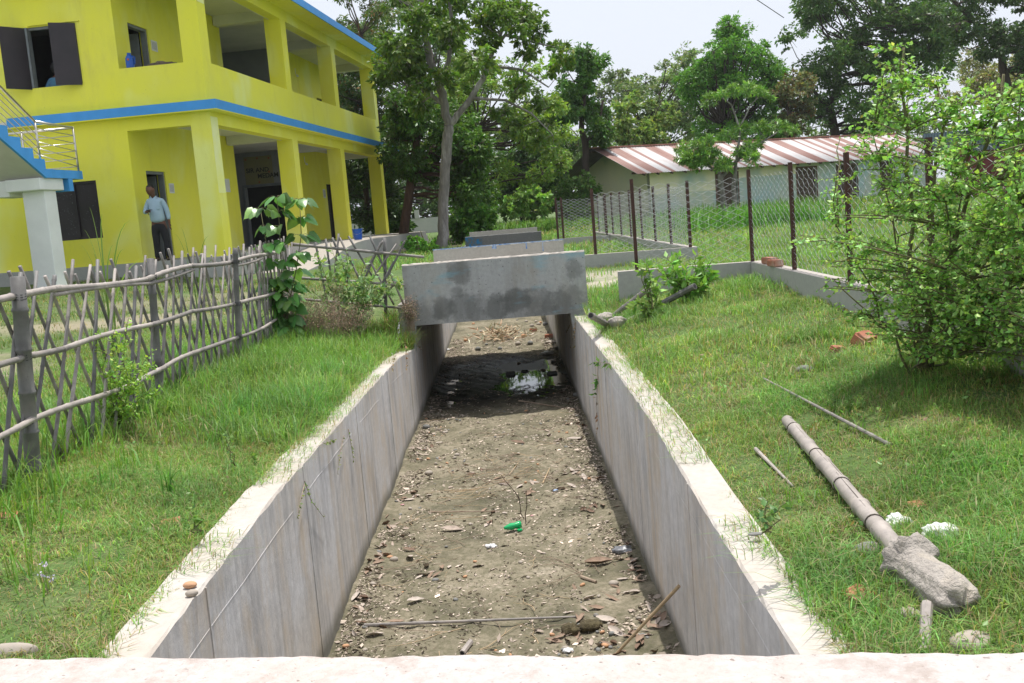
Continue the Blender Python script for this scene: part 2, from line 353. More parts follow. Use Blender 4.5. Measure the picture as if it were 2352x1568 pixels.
M['shedblue'] = basic('faded_blue_wash', (.42,.53,.50), (.52,.54,.40), .9, .9, .15, c3=(.34,.50,.53), lo=.42, hi=.6)
M['wooddk'] = basic('dark_timber', (.06,.04,.03), (.09,.06,.045), 5, .85, .2)
M['tinwhite'] = basic('white_tin', (.50,.52,.55), (.44,.46,.49), 1, .5, .05)
M['tinblue'] = basic('blue_grey_tin', (.16,.21,.27), (.12,.16,.21), 1, .5, .1, vec=(8,8,.4))
M['maroon'] = basic('maroon_wall', (.16,.035,.035), (.12,.03,.03), 2, .8, .1)
M['blackpipe'] = basic('wire_black', (.03,.03,.03), None, 4, .6, 0)
# ------------------------------------------------------------------ terrain
GX = np.array([-400,-30,-8,-5,-2.8,-1.3,.91,2.5,5,30,400.]); GY = np.array([-30,4,8,11,12.1,16,20,30,45,80,900.])
GZ = np.array([
 [.5,.5,.45,.42,.38,.27,.15,.33,.45,.5,.5],[.5,.5,.45,.42,.40,.27,.17,.38,.47,.5,.5],[.5,.5,.48,.45,.42,.20,.25,.48,.5,.5,.5],
 [.55,.55,.5,.48,.42,.10,.23,.52,.52,.5,.5],[.6,.6,.55,.5,.49,.47,.44,.52,.52,.5,.5],[.65,.65,.6,.55,.5,.5,.5,.5,.5,.5,.5],
 [.8,.8,.74,.55,.5,.5,.5,.5,.5,.5,.5],[.8,.8,.74,.6,.55,.55,.55,.55,.55,.55,.55],[.7,.7,.6,.6,.6,.6,.6,.6,.6,.6,.6],
 [.6]*11,[.6]*11])
def H(x, y):
    x = np.asarray(x, float); y = np.asarray(y, float)
    i = np.clip(np.searchsorted(GX, x) - 1, 0, len(GX)-2); j = np.clip(np.searchsorted(GY, y) - 1, 0, len(GY)-2)
    a = np.clip((x - GX[i]) / (GX[i+1] - GX[i]), 0, 1); b = np.clip((y - GY[j]) / (GY[j+1] - GY[j]), 0, 1)
    z = (GZ[j,i]*(1-a) + GZ[j,i+1]*a)*(1-b) + (GZ[j+1,i]*(1-a) + GZ[j+1,i+1]*a)*b
    edge = np.clip(np.minimum(abs(x+1.3), abs(x-.91)) / .6, 0, 1)
    bumpy = .022*np.sin(x*3.1+y*1.7)*np.sin(y*2.3-x*.7) + .012*np.sin(x*7.3+1)*np.sin(y*6.1)
    return z + bumpy*edge*(y < 60)
def Hf(x, y): return float(H(x, y))
xs = sorted(set([round(v, 3) for v in np.concatenate([np.arange(-12, -1.31, .3), [-1.3, .91], np.arange(1.1, 12, .3), [-400,-150,-70,-40,-25,-16,14,18,25,40,70,150,400]])]))
ys = sorted(set([round(v, 3) for v in np.concatenate([np.arange(-3, 22, .3), np.arange(22, 50, 1.0), [31.0], [-30,-12,-6,60,75,100,150,250,450,900]])]))
XX, YY = np.meshgrid(xs, ys); ZZ = H(XX, YY); nx = len(xs)
fq = []
for j in range(len(ys)-1):
    for i in range(nx-1):
        if xs[i] >= -1.301 and xs[i+1] <= .911 and ys[j] >= -3.001 and ys[j+1] <= 31.001: continue
        a = j*nx+i; fq.append((a, a+1, a+nx+1, a+nx))
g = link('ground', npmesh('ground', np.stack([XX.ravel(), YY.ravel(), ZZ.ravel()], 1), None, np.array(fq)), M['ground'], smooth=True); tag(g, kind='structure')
# ------------------------------------------------------------------ canal: bed, walls, puddle
XL, XR = -1.13, .74
def bedz(x, y):
    x = np.asarray(x, float); y = np.asarray(y, float)
    z = -.82 + .010*np.sin(x*5+y*3.3) + .007*np.sin(x*11-y*7) + .006*np.sin(x*23+y*19) + .004*np.sin(x*41+3)*np.sin(y*37)
    z -= .062*np.exp(-((np.abs(x-.26)/.50)**4 + (np.abs(y-14.2)/1.45)**4)) + .03*np.exp(-(((x+.88)/.17)**2 + ((y-13.2)/1.1)**2))
    z += .035*np.exp(-((x-XL)/.13)**2)*(.6+.4*np.sin(y*2.1)) + .03*np.exp(-((x-XR)/.12)**2)*(.6+.4*np.sin(y*2.7))
    return z
bx = np.linspace(XL-.02, XR+.02, 56); by = np.concatenate([np.arange(-3, 18, .045), np.arange(18, 31.2, .2)])
BX, BY = np.meshgrid(bx, by); BZ = bedz(BX, BY) + rng.normal(0, .0022, BX.shape); nb = len(bx)
ii = (np.arange(len(by)-1)[:, None]*nb + np.arange(nb-1)[None]).ravel()
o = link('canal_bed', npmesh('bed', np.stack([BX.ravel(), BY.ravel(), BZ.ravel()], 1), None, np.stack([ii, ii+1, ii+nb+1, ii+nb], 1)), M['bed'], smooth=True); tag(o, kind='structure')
mb = MB(); mb.add([(XL, 11.2, -.846), (XR, 11.2, -.846), (XR, 16.4, -.846), (XL, 16.4, -.846)], [(0,1,2,3)])
o = mb.build('puddle_water', M['water']); tag(o, kind='structure')
def canal_wall(side):
    ks = ([-3,.22],[2.5,.29],[4.5,.30],[7.7,.215],[9.8,.15],[11.6,.0],[11.9,.13],[31,.13]) if side < 0 else ([-3,.16],[2.5,.17],[4,.20],[5.5,.275],[8,.275],[11.5,.235],[11.9,.13],[31,.13])
    yy = np.concatenate([np.arange(-3, 11.7, .09), [11.9, 14, 16.6, 20, 31]])
    zt = np.interp(yy, [k[0] for k in ks], [k[1] for k in ks])
    xi, xo = (XL, XL-.175) if side < 0 else (XR, XR+.175)
    V = []; F = []; mi = []
    for k, (y, z) in enumerate(zip(yy, zt)):
        r = rng.normal(0, .004, 3); s = 1 if side < 0 else -1
        V += [(xi, y, -1.0), (xi, y, z-.008+r[0]), (xi - s*(.007+abs(r[1])), y, z), (xo + s*.01, y, z-.002+r[2]*.5), (xo, y, z-.03), (xo, y, -1.0)]
    for k in range(len(yy)-1):
        for q in range(5):
            a = k*6+q; b = a+6
            F.append((a, b, b+1, a+1) if side < 0 else (a, a+1, b+1, b)); mi.append(0 if q in (0, 4) else 1)
    F.append((0,1,2,3,4,5)); mi.append(0); F.append(tuple((len(yy)-1)*6+q for q in range(6))); mi.append(0)
    me = bpy.data.meshes.new('cw'); me.from_pydata(V, [], F); me.polygons.foreach_set('material_index', mi); me.update()
    bm = bmesh.new(); bm.from_mesh(me); bmesh.ops.recalc_face_normals(bm, faces=bm.faces[:]); bm.to_mesh(me); bm.free()
    return link('canal_wall', me, [M['canal'], M['canaltop']])
tag(canal_wall(-1), 'long grey concrete canal wall on the bamboo fence side, pale top strip', 'canal wall', 'the two side walls of the canal')
tag(canal_wall(1), 'long streaked concrete canal wall on the wire fence side, white sunlit top strip', 'canal wall', 'the two side walls of the canal')
mb = MB(); mb.box((XL-.17, 31, -1), (XR+.17, 31.3, .53)); o = mb.build('canal_end_wall', M['canal']); tag(o, kind='structure')
def ztop(side, y):
    ks = ([-3,.22],[2.5,.29],[4.5,.30],[7.7,.215],[9.8,.15],[11.6,.0]) if side < 0 else ([-3,.16],[2.5,.17],[4,.20],[5.5,.275],[8,.275],[11.5,.235])
    return float(np.interp(y, [k[0] for k in ks], [k[1] for k in ks]))
# culvert decks carrying the paths
mb = MB(); mb.box((-1.31, 11.76, .275), (.92, 16.45, .50)); mb.box((-1.31, 11.76, .131), (XL-.003, 16.45, .274)); mb.box((XR+.003, 11.76, .131), (.92, 16.45, .274)); o = mb.build('culvert_deck', [M['deck']]); tag(o, kind='structure')
mb = MB(); mb.box((-1.31, 25.7, .14), (.92, 28.3, .52)); o = mb.build('culvert_deck', [M['deck']]); tag(o, kind='structure')
mb = MB(); mb.box((-1.31, -3.2, .05), (.92, 1.05, .22)); o = mb.build('culvert_deck', [M['deck']]); tag(o, kind='structure')
# cross parapets
def rough_slab(name, x0, x1, y0, y1, zb, zt, mat, label, group, bot=None, rag=.006):
    n = 60; V = []; F = []
    for k in range(n+1):
        x = x0 + (x1-x0)*k/n; b = zb if bot is None else bot(x); r = rng.normal(0, rag*.4, 4)
        V += [(x, y0, b), (x, y0, zt-.012+r[0]), (x, y0+.012, zt+r[1]), (x, y1-.012, zt+r[2]), (x, y1, zt-.012+r[3]), (x, y1, b)]
    mi = []
    for k in range(n):
        for q in range(6):
            a = k*6+q; c = k*6+(q+1) % 6; F.append((a, a+6, c+6, c)); mi.append(1 if q in (1,2,3) else 0)
    F += [tuple(range(6)), tuple(n*6+q for q in range(6))]; mi += [0, 0]
    me = bpy.data.meshes.new(name); me.from_pydata(V, [], F); me.polygons.foreach_set('material_index', mi); me.update()
    bm = bmesh.new(); bm.from_mesh(me); bmesh.ops.recalc_face_normals(bm, faces=bm.faces[:]); bm.to_mesh(me); bm.free()
    return tag(link(name, me, mat, origin=((x0+x1)/2*1.0, y0, zb)), label, 'parapet', group)
grp = 'concrete parapets across the canal'
def cut1(x): return .26 if XL+.02 < x < XR-.02 else -.05
o = rough_slab('concrete_parapet', -1.20, .915, 11.58, 11.74, .26, .975, [M['slabA'], M['lowtop']], 'grey concrete parapet with dark damp blotches, nearest one facing the camera across the canal', grp, cut1)
o = rough_slab('concrete_parapet', -1.17, .97, 16.45, 16.60, .30, .965, [M['slabB'], M['slabB']], 'beige concrete parapet with a thin blue line of paint along its top edge', grp)
mb = MB(); mb.box((-1.17, 16.442, .955), (.97, 16.448, .972)); mb.box((-.2,16.443,.90),(-.13,16.447,.953)); mb.box((.62,16.443,.80),(.635,16.447,.953)); mb.box((.35,16.443,.86),(.37,16.447,.953))
mb.build('paint_line', M['bluelit'], o)
o = rough_slab('concrete_parapet', -.98, .96, 25.5, 25.66, .40, .93, [M['slabC'], M['slabC']], 'dark concrete parapet with blue paint at its left end', grp)
mb = MB(); mb.box((-.97, 25.49, .62), (-.72, 25.496, .92)); mb.box((-.70, 25.49, .70), (-.55, 25.496, .86)); mb.build('paint_smear', basic('old_blue_paint', (.02,.13,.26), (.08,.10,.11), 9, .9, 0, lo=.45, hi=.52), o)
o = rough_slab('concrete_parapet', -.95, .96, 28.3, 28.45, .40, .99, [M['slabB'], M['lowtop']], 'pale concrete parapet, farthest one, showing only as a thin strip', grp)
# the foreground parapet, seen from above
pA = PZ(0, 1503, .9); pB = PZ(2352, 1488, .9); dx = (pB - pA).normalized(); nrm = Vector((-dx.y, dx.x, 0))
a0 = pA - dx*1.2; a1 = pB + dx*1.2; n = 260; V = []; F = []
for k in range(n+1):
    q = a0.lerp(a1, k/n); j = .0022*math.sin(k*.35)+.0015*math.sin(k*1.1+2)+rng.normal(0, .0007)
    prof = [(-.20, -.012+rng.normal(0,.001)), (-.188, 0), (-.12, rng.normal(0,.0012)), (-.06, rng.normal(0,.0012)), (-.012+j, -.001+rng.normal(0,.0006)), (j, -.012), (.0, -.95), (-.20, -.95)]
    V += [tuple(q + nrm*a + Vector((0,0,b))) for a, b in prof]
for k in range(n):
    for q in range(8):
        a = k*8+q; c = k*8+(q+1) % 8; F.append((a, a+8, c+8, c))
F += [tuple(range(8)), tuple(n*8+q for q in range(8))]
me = bpy.data.meshes.new('np'); me.from_pydata(V, [], F); me.update()
bm = bmesh.new(); bm.from_mesh(me); bmesh.ops.recalc_face_normals(bm, faces=bm.faces[:]); bm.to_mesh(me); bm.free()
fp = tag(link('concrete_parapet', me, M['near'], origin=pA), 'white sunlit parapet top running along the bottom edge of the picture', 'parapet', grp)
# ------------------------------------------------------------------ leaf and blade generators
def unit(v): return v / (np.linalg.norm(v, axis=1, keepdims=True) + 1e-9)
def leaf_arrays(P, D, N, L, Wd, C, fold=.25, heart=False):
    """P base points, D direction, N rough normal, L length, Wd width"""
    D = unit(D); Sd = unit(np.cross(D, N)); Nn = unit(np.cross(Sd, D)); L = L[:, None]; Wd = Wd[:, None]; n = len(P)
    if heart:
        pts = [P, P + D*L*-.10 - Sd*Wd*.28 - Nn*Wd*fold*.1, P + D*L*.15 - Sd*Wd*.5 - Nn*Wd*fold*.3, P + D*L*.55 - Sd*Wd*.34 - Nn*Wd*fold*.3 - Nn*L*.06, P + D*L - Nn*L*.22,
               P + D*L*.55 + Sd*Wd*.34 - Nn*Wd*fold*.3 - Nn*L*.06, P + D*L*.15 + Sd*Wd*.5 - Nn*Wd*fold*.3, P + D*L*-.10 + Sd*Wd*.28 - Nn*Wd*fold*.1, P + D*L*.5 - Nn*L*.02]
        tr = np.array([(0,1,8),(1,2,8),(2,3,8),(3,4,8),(4,5,8),(5,6,8),(6,7,8),(7,0,8)])
    else:
        pts = [P, P + D*L*.45 - Sd*Wd*.5 - Nn*Wd*fold, P + D*L - Nn*L*.12, P + D*L*.45 + Sd*Wd*.5 - Nn*Wd*fold, ]
        tr = np.array([(0,1,2),(0,2,3)])
    k = len(pts); V = np.stack(pts, 1).reshape(-1, 3); F = (tr[None] + (np.arange(n)*k)[:, None, None]).reshape(-1, 3)
    return V, F, np.repeat(C, k, 0)
def leaf_object(name, P, D, N, L, Wd, C, mat, parent=None, fold=.25, heart=False, origin=None):
    V, F, CC = leaf_arrays(P, D, N, L, Wd, C, fold, heart)
    return link(name, npmesh(name, V, F, None, CC), mat, parent, origin)
def vary(c, n, hv=.25, yellow=.0, dry=.0, dryc=(.20,.12,.05)):
    c = np.array(c); k = np.exp(rng.normal(0, hv, n))[:, None]; C = c[None]*k
    C[:, 0] *= np.exp(rng.normal(yellow, .15, n)); 
    if dry: 
        m_ = rng.random(n) < dry; C[m_] = np.array(dryc)*rng.uniform(.6, 1.3, (m_.sum(), 1))
    return np.clip(C, 0.004, .8)
def rdir(n, up=.0, zs=1.0):
    v = rng.normal(0, 1, (n, 3)); v[:, 2] = v[:, 2]*zs + up; return unit(v)
def inpoly(x, y, poly):
    c = False; j = len(poly)-1
    for i in range(len(poly)):
        xi, yi = poly[i]; xj, yj = poly[j]
        if (yi > y) != (yj > y) and x < (xj-xi)*(y-yi)/(yj-yi)+xi: c = not c
        j = i
    return c
def blades(P, Hh, Wd, C, lean=.35, curl=.35, az=None):
    n = len(P); az = rng.uniform(0, 2*math.pi, n) if az is None else az
    D = np.stack([np.cos(az), np.sin(az), np.zeros(n)], 1); Sd = np.stack([-np.sin(az), np.cos(az), np.zeros(n)], 1)
    ln = np.abs(rng.normal(0, lean, n))[:, None]; cl = np.abs(rng.normal(0, curl, n))[:, None]; Hh = Hh[:, None]; Wd = Wd[:, None]/2
    up = np.array([[0, 0, 1.]])
    mid = P + up*Hh*.55 + D*Hh*ln*.5; tip = P + up*Hh*(1 - .45*np.clip(ln + cl, 0, 1.6)**1.5*.6) + D*Hh*(ln + cl*.8)
    V = np.stack([P - Sd*Wd, P + Sd*Wd, mid + Sd*Wd*.8, mid - Sd*Wd*.8, tip], 1).reshape(-1, 3)
    b = (np.arange(n)*5)[:, None]
    return V, b + np.array([[3, 2, 4]]), b + np.array([[0, 1, 2, 3]]), np.repeat(C, 5, 0)
# ------------------------------------------------------------------ grass
def PG(px, py):
    d = ray(px, py); t = 1.0
    for _ in range(4000):
        q = Vector((0, 0, EYE)) + d*t
        if q.z < Hf(q.x, q.y): break
        t += .012
    q.z = Hf(q.x, q.y); return q
def grass_mask(x, y):
    k = np.ones_like(x, bool)
    k &= ~((x > -1.20) & (x < .80) & (y < 31.2))
    k &= ~((x > -1.33) & (x < .93) & (y > 11.5) & (y < 16.7))
    k &= ~(((y - 21)*.994 + (x+5.8)*.112 > -.3) & ((x+5.8) - .112*(y-21) < .0) & (x < -3))   # under the building
    k &= ~((x < -3.3) & (x > -5.6) & (y > 19.5) & (y < 37))
    k &= ~((x < -1.3) & (x > -8) & (y > 29) & (y < 46) & (rng.random(len(x)) < .93))
    def patch(ax, ay, rx, ry, pr): return (((x-ax)/rx)**2 + ((y-ay)/ry)**2 + .5*np.sin(x*5+y*3) < 1) & (rng.random(len(x)) < pr)
    for a in ((-5.6,8.6,1.4,1.3,.9), (-5.2,12.5,1.7,.7,.8), (-4.6,15.2,2,1.4,.6), (1.75,13.1,1.1,.7,.95), (1.1,14.4,1.1,.9,.9), (-1.72,3.35,.22,.6,.7), (1.12,2.9,.2,.6,.4)): k &= ~patch(*a)
    return k
def clump(x, y, s): return .5 + .5*np.sin(x*s*1.3 + 2*np.sin(y*s*.7)) * np.sin(y*s*1.1 + 1.7*np.sin(x*s*.9))
def field(n, x0, x1, y0, y1, h0, h1, w, c, dens_clump=True, yp=1.0, dry=.08, lean=.45):
    x = rng.uniform(x0, x1, n); y = y0 + (y1-y0)*rng.random(n)**yp; k = grass_mask(x, y); x, y = x[k], y[k]
    cl = clump(x, y, 1.7)*.6 + clump(x+3, y-5, 4.3)*.4
    k = rng.random(len(x)) < .42 + .75*cl; x, y, cl = x[k], y[k], cl[k]; n = len(x)
    tall = clump(x-7, y+2, .9)**2
    hh = rng.uniform(h0, h1, n)*(.5 + .8*cl + .5*tall); bare = clump(x*.8+1.5, y*.8-2, 1.9)*.6 + clump(x, y, 6.1)*.4; hh *= 1 - .35*(bare > .66)
    C = vary(c, n, .24, 0, dry, (.40,.34,.18)); C[:, 0] *= .85 + .5*(1-cl); C *= (.75 + .45*clump(x+11, y, 2.9))[:, None]; pb = (bare > .63) & (rng.random(n) < .34); C[pb] = np.array([.42,.36,.20])*rng.uniform(.5, 1.1, (pb.sum(), 1))
    P = np.stack([x, y, H(x, y) - .012], 1)
    return blades(P, hh, np.full(n, w)*rng.uniform(.6, 1.3, n), C, lean, .5)
G = []
gc = (.195,.355,.09)
G.append(field(190000, -3.7, -1.24, 2.1, 6.0, .03, .085, .0038, gc, dry=.22, lean=.8))
G.append(field(170000, .86, 3.9, 2.1, 6.0, .03, .09, .0038, gc, dry=.2, lean=.8))
G.append(field(140000, -3.7, -1.24, 2.1, 6.5, .015, .045, .0038, (.19,.34,.085), dry=.22, lean=.9)); G.append(field(170000, .86, 4.6, 2.1, 7.5, .015, .045, .0038, (.19,.35,.085), dry=.16, lean=.9))
G.append(field(30000, -3.0, -1.3, 5.6, 11.6, .07, .19, .006, gc, dry=.05))
G.append(field(75000, -4.5, -1.24, 6.0, 11.6, .04, .11, .006, gc, dry=.08))
G.append(field(150000, .86, 6.6, 6.0, 12.0, .03, .11, .006, gc, dry=.16, lean=.7))
G.append(field(60000, -9, -2.6, 5.5, 22.0, .03, .09, .009, (.14,.22,.05), dry=.2))
G.append(field(60000, .9, 9, 12.0, 20.0, .05, .14, .010, gc))
G.append(field(60000, -4, 16, 20.0, 36.0, .07, .20, .018, gc))
G.append(field(60000, -8, 34, 34.0, 70.0, .10, .32, .045, (.13,.24,.045), yp=1.3))
# tall tussocks at fence foot and along shed and bank
def tussocks(cs, per, h, w, c, spread=.10, lean=.5):
    for (x, y) in cs:
        n = per; px = x + rng.normal(0, spread, n); py = y + rng.normal(0, spread, n)
        k = ~((px > -1.22) & (px < .84) & (py < 31)); px, py = px[k], py[k]; n = len(px)
        G.append(blades(np.stack([px, py, H(px, py)-.01], 1), rng.uniform(.4, 1.05, n)*h, rng.uniform(.6, 1.2, n)*w, vary(c, n, .2), lean, .5))
ts = [(-2.35 + rng.normal(0, .18), yv) for yv in np.arange(3.4, 11.6, .16)] + [(rng.uniform(-2.2, -1.35), rng.uniform(8.6, 11.4)) for _ in range(40)]
tussocks(ts, 60, .27, .007, (.17,.31,.06), .11)
tussocks([(rng.uniform(-3.0, -1.45), rng.uniform(3.0, 6.5)) for _ in range(30)], 30, .14, .005, (.19,.34,.075), .05)
tussocks([(rng.uniform(1.0, 4.6), rng.uniform(3.2, 11)) for _ in range(55)], 30, .13, .006, (.19,.34,.075), .07)
tussocks([(rng.uniform(1.8, 3.2), rng.uniform(9.5, 11.2)) for _ in range(30)], 40, .20, .008, (.18,.33,.07), .1)
tussocks([(rng.uniform(5, 9), rng.uniform(26, 33)) for _ in range(30)], 60, .8, .04, (.10,.25,.04), .5)
tussocks([(rng.uniform(-1, 5), rng.uniform(40, 48)) for _ in range(30)], 50, .6, .05, (.14,.27,.05), .5)
tussocks([(rng.uniform(6, 26), rng.uniform(40, 50)) for _ in range(40)], 50, .7, .05, (.11,.22,.04), .5)
# long runners hanging over the canal edges
for side in (-1, 1):
    n = 2600; yv = rng.uniform(2.3, 11.5, n); yv = yv[clump(yv*0, yv, 2.4) > .35]; n = len(yv)
    xe = (XL-.15 + rng.random(n)**2*.16) if side < 0 else (XR+.15 - rng.random(n)**2*.16)
    zz = np.array([ztop(side, y) for y in yv]) + .002
    az = rng.normal(0 if side < 0 else math.pi, .9, n)
    G.append(blades(np.stack([xe, yv, zz], 1), rng.uniform(.02, .07, n), np.full(n, .0035), vary(gc, n, .25, 0, .35, (.36,.28,.15)), 1.1, .9, az))
n = 900; px_ = rng.uniform(-1.42, -1.14, n); py_ = rng.uniform(11.15, 11.56, n)
G.append(blades(np.stack([px_, py_, np.where(px_ > -1.3, .01, H(px_, py_))], 1), rng.uniform(.12, .34, n), np.full(n, .007), vary((.19,.31,.07), n, .25, 0, .3, (.36,.28,.15)), .5, .5))
off = 0; Vs, F3, F4, Cs = [], [], [], []
for (v, f3, f4, c) in G:
    Vs.append(v); F3.append(f3+off); F4.append(f4+off); Cs.append(c); off += len(v)
nw = 9000; wx = np.concatenate([rng.uniform(-3.4, -1.35, nw//2), rng.uniform(.95, 5.5, nw//2)]); wy = rng.uniform(2.3, 11.2, nw); kk = (clump(wx*1.3+2, wy*1.3, 2.1) > .62) & grass_mask(wx, wy); wx, wy = wx[kk], wy[kk]; nw = len(wx)
wz = H(wx, wy) + rng.uniform(.01, .05, nw); Lw = rng.uniform(.012, .034, nw); Vw, Fw, Cw = leaf_arrays(np.stack([wx, wy, wz], 1), rdir(nw, .3), rdir(nw, 1.6), Lw, Lw*.6, vary((.20,.34,.10), nw, .25, 0, .12, (.42,.28,.18)))
o = link('ground_weeds', npmesh('weeds', Vw, Fw, None, Cw), M['leaf']); tag(o, 'low broad leaved weeds and fallen leaves mixed through the grass of both banks', 'weeds', kind='stuff')
o = link('grass', npmesh('grass', np.concatenate(Vs), np.concatenate(F3), np.concatenate(F4), np.concatenate(Cs)), M['grassm'])
tag(o, 'short bright green grass with drier straw patches covering both banks', 'grass', kind='stuff'); del G, Vs, F3, F4, Cs
# ================================================================== the yellow two storey building
az_ = RAD(6.43); BU = Vector((math.sin(az_), math.cos(az_), 0)); BWv = Vector((-math.cos(az_), math.sin(az_), 0))
B0 = PY(479.6, 252.8, 21); B0.z = 0
def T(w, u, z): q = B0 + BWv*w + BU*u; return (q.x, q.y, z)
PZL, G1, F2, PAR, C2, RF = 1.04, 3.76, 4.03, 5.02, 6.78, 7.06      # plinth, beam soffit, slab, parapet top, upper beam, roof
bld = thing('school_building', T(2, 6, .6), 'yellow two storey school building with blue band, open verandas and square pillars', 'building')
def bb(mb, w0, w1, u0, u1, z0, z1, mi=0): mb.box((w0, u0, z0), (w1, u1, z1), mi, T)
def bpart(name, boxes, mat, parent=None, bevel=0):
    if name in ('veranda_wall', 'hall_wall', 'room_wall'):
        lo = [b for b in boxes if b[4] < F2]; hi = [b for b in boxes if b[4] >= F2]; sets = [q for q in (lo, hi) if q]
        if name == 'veranda_wall': sets = [[b for b in q if (b[2] < 6) == k] for q in sets for k in (True, False)]
    elif name in ('dark_doorway', 'pale_panel', 'starter_bar'): sets = [[b] for b in boxes]
    else: sets = [boxes]
    for q in sets:
        mb = MB()
        for b in q: bb(mb, *b)
        o = mb.build(name, mat, parent or bld, bevel=bevel, fixn=True)
    return o
def holes(axis, a0, a1, z0, z1, t0, t1, hs):
    A = sorted({a0, a1, *[h[0] for h in hs], *[h[1] for h in hs]}); Zs = sorted({z0, z1, *[h[2] for h in hs], *[h[3] for h in hs]}); out = []
    for i in range(len(A)-1):
        col = []
        for j in range(len(Zs)-1):
            ca, cz = (A[i]+A[i+1])/2, (Zs[j]+Zs[j+1])/2
            if any(h[0] < ca < h[1] and h[2] < cz < h[3] for h in hs): col.append(None)
            else: col.append((Zs[j], Zs[j+1]))
        j = 0
        while j < len(col):
            if col[j] is None: j += 1; continue
            k = j
            while k+1 < len(col) and col[k+1] is not None: k += 1
            zz = (col[j][0], col[k][1])
            out.append((A[i], A[i+1], t0, t1, *zz) if axis == 'w' else (t0, t1, A[i], A[i+1], *zz)); j = k+1
    return out
PU = [0, 5.3, 9.86, 14.95]; PWD = .42; UE = 15.4; WI = 1.8
bpart('plinth', [(-.12, 12, -.05, UE+.1, .3, PZL)], M['plinth'])
for u in PU:
    bpart('pillar', [(0, PWD, u, u+PWD, PZL, F2)], M['yellow']); bpart('pillar', [(0, PWD, u, u+PWD, F2+.14, RF)], M['yellow'])
bpart('pillar', [(0, PWD, UE+.1-PWD*2, UE+.1-PWD*2, 0, 0)] and [(WI, WI+PWD, 14.95, 15.37, PZL, F2-.01)], M['yellow'])
# paler yellow panels on the right face of the corner pillar
bpart('pale_panel', [(-.004, -.001, .03, .40, 2.35, F2-.12), (-.004, -.001, .03, .40, 6.2, RF-.03)], M['yellowpale'])
# solid room block on the left of the short front
gwin = (2.62, 3.68, 1.62, 2.82); uwin = (2.62, 3.74, 4.80, 6.02)
bpart('front_wall', holes('w', WI, 4.3, PZL-.3, F2, 0, .22, [gwin]) + holes('w', WI, 4.3, F2+.14, RF, 0, .22, [uwin]) + [(4.3, 12, .25, .45, .6, F2), (4.3, 12, .25, .45, F2+.14, RF)], M['yellow'])
bpart('stained_wall_foot', [(WI, 4.3, -.006, -.002, .74, .93)], M['dirtpaint'])
d1 = (.62, 1.54); 
bpart('veranda_wall', holes('u', .22, 5.86, PZL, F2, WI, WI+.2, [(d1[0], d1[1], PZL, 2.97)]) + holes('u', 11.2, UE, PZL, F2, WI, WI+.2, [(14.2, 14.98, PZL, 2.94)])
      + holes('u', .22, 5.80, F2+.14, RF, WI, WI+.2, [(d1[0], d1[1], F2+.14, 6.06)]) + holes('u', 10.6, 15.0, F2+.14, RF, WI, WI+.2, [(14.1, 14.85, 4.2, 5.88)]), M['yellow'])
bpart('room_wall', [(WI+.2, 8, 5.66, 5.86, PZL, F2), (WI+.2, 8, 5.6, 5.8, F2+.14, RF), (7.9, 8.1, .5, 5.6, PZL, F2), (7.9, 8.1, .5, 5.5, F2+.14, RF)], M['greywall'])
# grey hall behind the second bay
gd = (2.15, 3.75)
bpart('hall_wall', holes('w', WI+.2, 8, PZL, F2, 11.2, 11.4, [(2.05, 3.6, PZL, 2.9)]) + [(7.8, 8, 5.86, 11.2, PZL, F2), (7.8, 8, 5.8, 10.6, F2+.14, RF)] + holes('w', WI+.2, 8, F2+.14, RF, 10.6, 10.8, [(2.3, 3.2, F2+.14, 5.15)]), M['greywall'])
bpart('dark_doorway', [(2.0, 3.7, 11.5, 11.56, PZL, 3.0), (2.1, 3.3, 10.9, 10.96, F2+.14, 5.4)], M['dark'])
dr = bpart('door', [(3.6, 3.68, 11.16, 11.2, PZL, 2.98), (1.97+.03, 2.05, 11.16, 11.2, PZL, 2.98), (2.05, 3.6, 11.16, 11.2, 2.9, 2.98)], M['framegrey'])
# beams, slabs, ceilings
bpart('beam', [(.001, .30, PU[i]+PWD, PU[i+1], G1, F2) for i in range(3)] + [(PWD, WI, .001, .26, G1, F2)], M['yellow'])
bpart('beam', [(.001, .30, PU[i]+PWD, PU[i+1], C2, RF) for i in range(3)] + [(PWD, WI, .001, .26, C2, RF)], M['yellow'])
bpart('ceiling', [(.31, 8, .27, UE, F2-.03, F2-.002), (.31, 8, .27, UE, RF-.03, RF-.002)] + [(.31, WI-.02, u+.06, u+.36, z0, z1) for u in PU[1:] for z0, z1 in ((G1+.01, F2-.03), (C2+.01, RF-.03))]
      + [(.28, .306, PU[i]+PWD+.01, PU[i+1]-.01, z-.004, z+.2) for i in range(3) for z in (G1, C2)], M['ceil'])
bpart('floor_slab', [(-.0, 12, .0, UE, F2+.002, F2+.14)], M['ceil'])
bpart('blue_band', [(-.24, -.002, -.20, 17.4, F2, F2+.185), (-.001, 4.28, -.20, -.002, F2, F2+.185)], M['blue'])
bpart('band_soffit', [(-.235, -.003, -.195, 17.35, F2-.02, F2-.001), (-.001, 4.28, -.195, -.003, F2-.02, F2-.001)], M['yellow'])
bpart('parapet_wall', [(.001, .18, PU[i]+PWD, PU[i+1], F2+.14, PAR) for i in range(3)] + [(PWD, WI, .001, .18, F2+.14, PAR)], M['yellow'])
bpart('roof', [(-.55, 12, -.5, UE+.6, RF, RF+.13)], M['yellow']); 
bpart('roof_edge', [(-.58, -.552, -.53, UE+.63, RF-.02, RF+.17), (-.552, 12, -.53, -.502, RF-.02, RF+.17), (-.552, 12, UE+.602, UE+.63, RF-.02, RF+.17)], M['blue'])
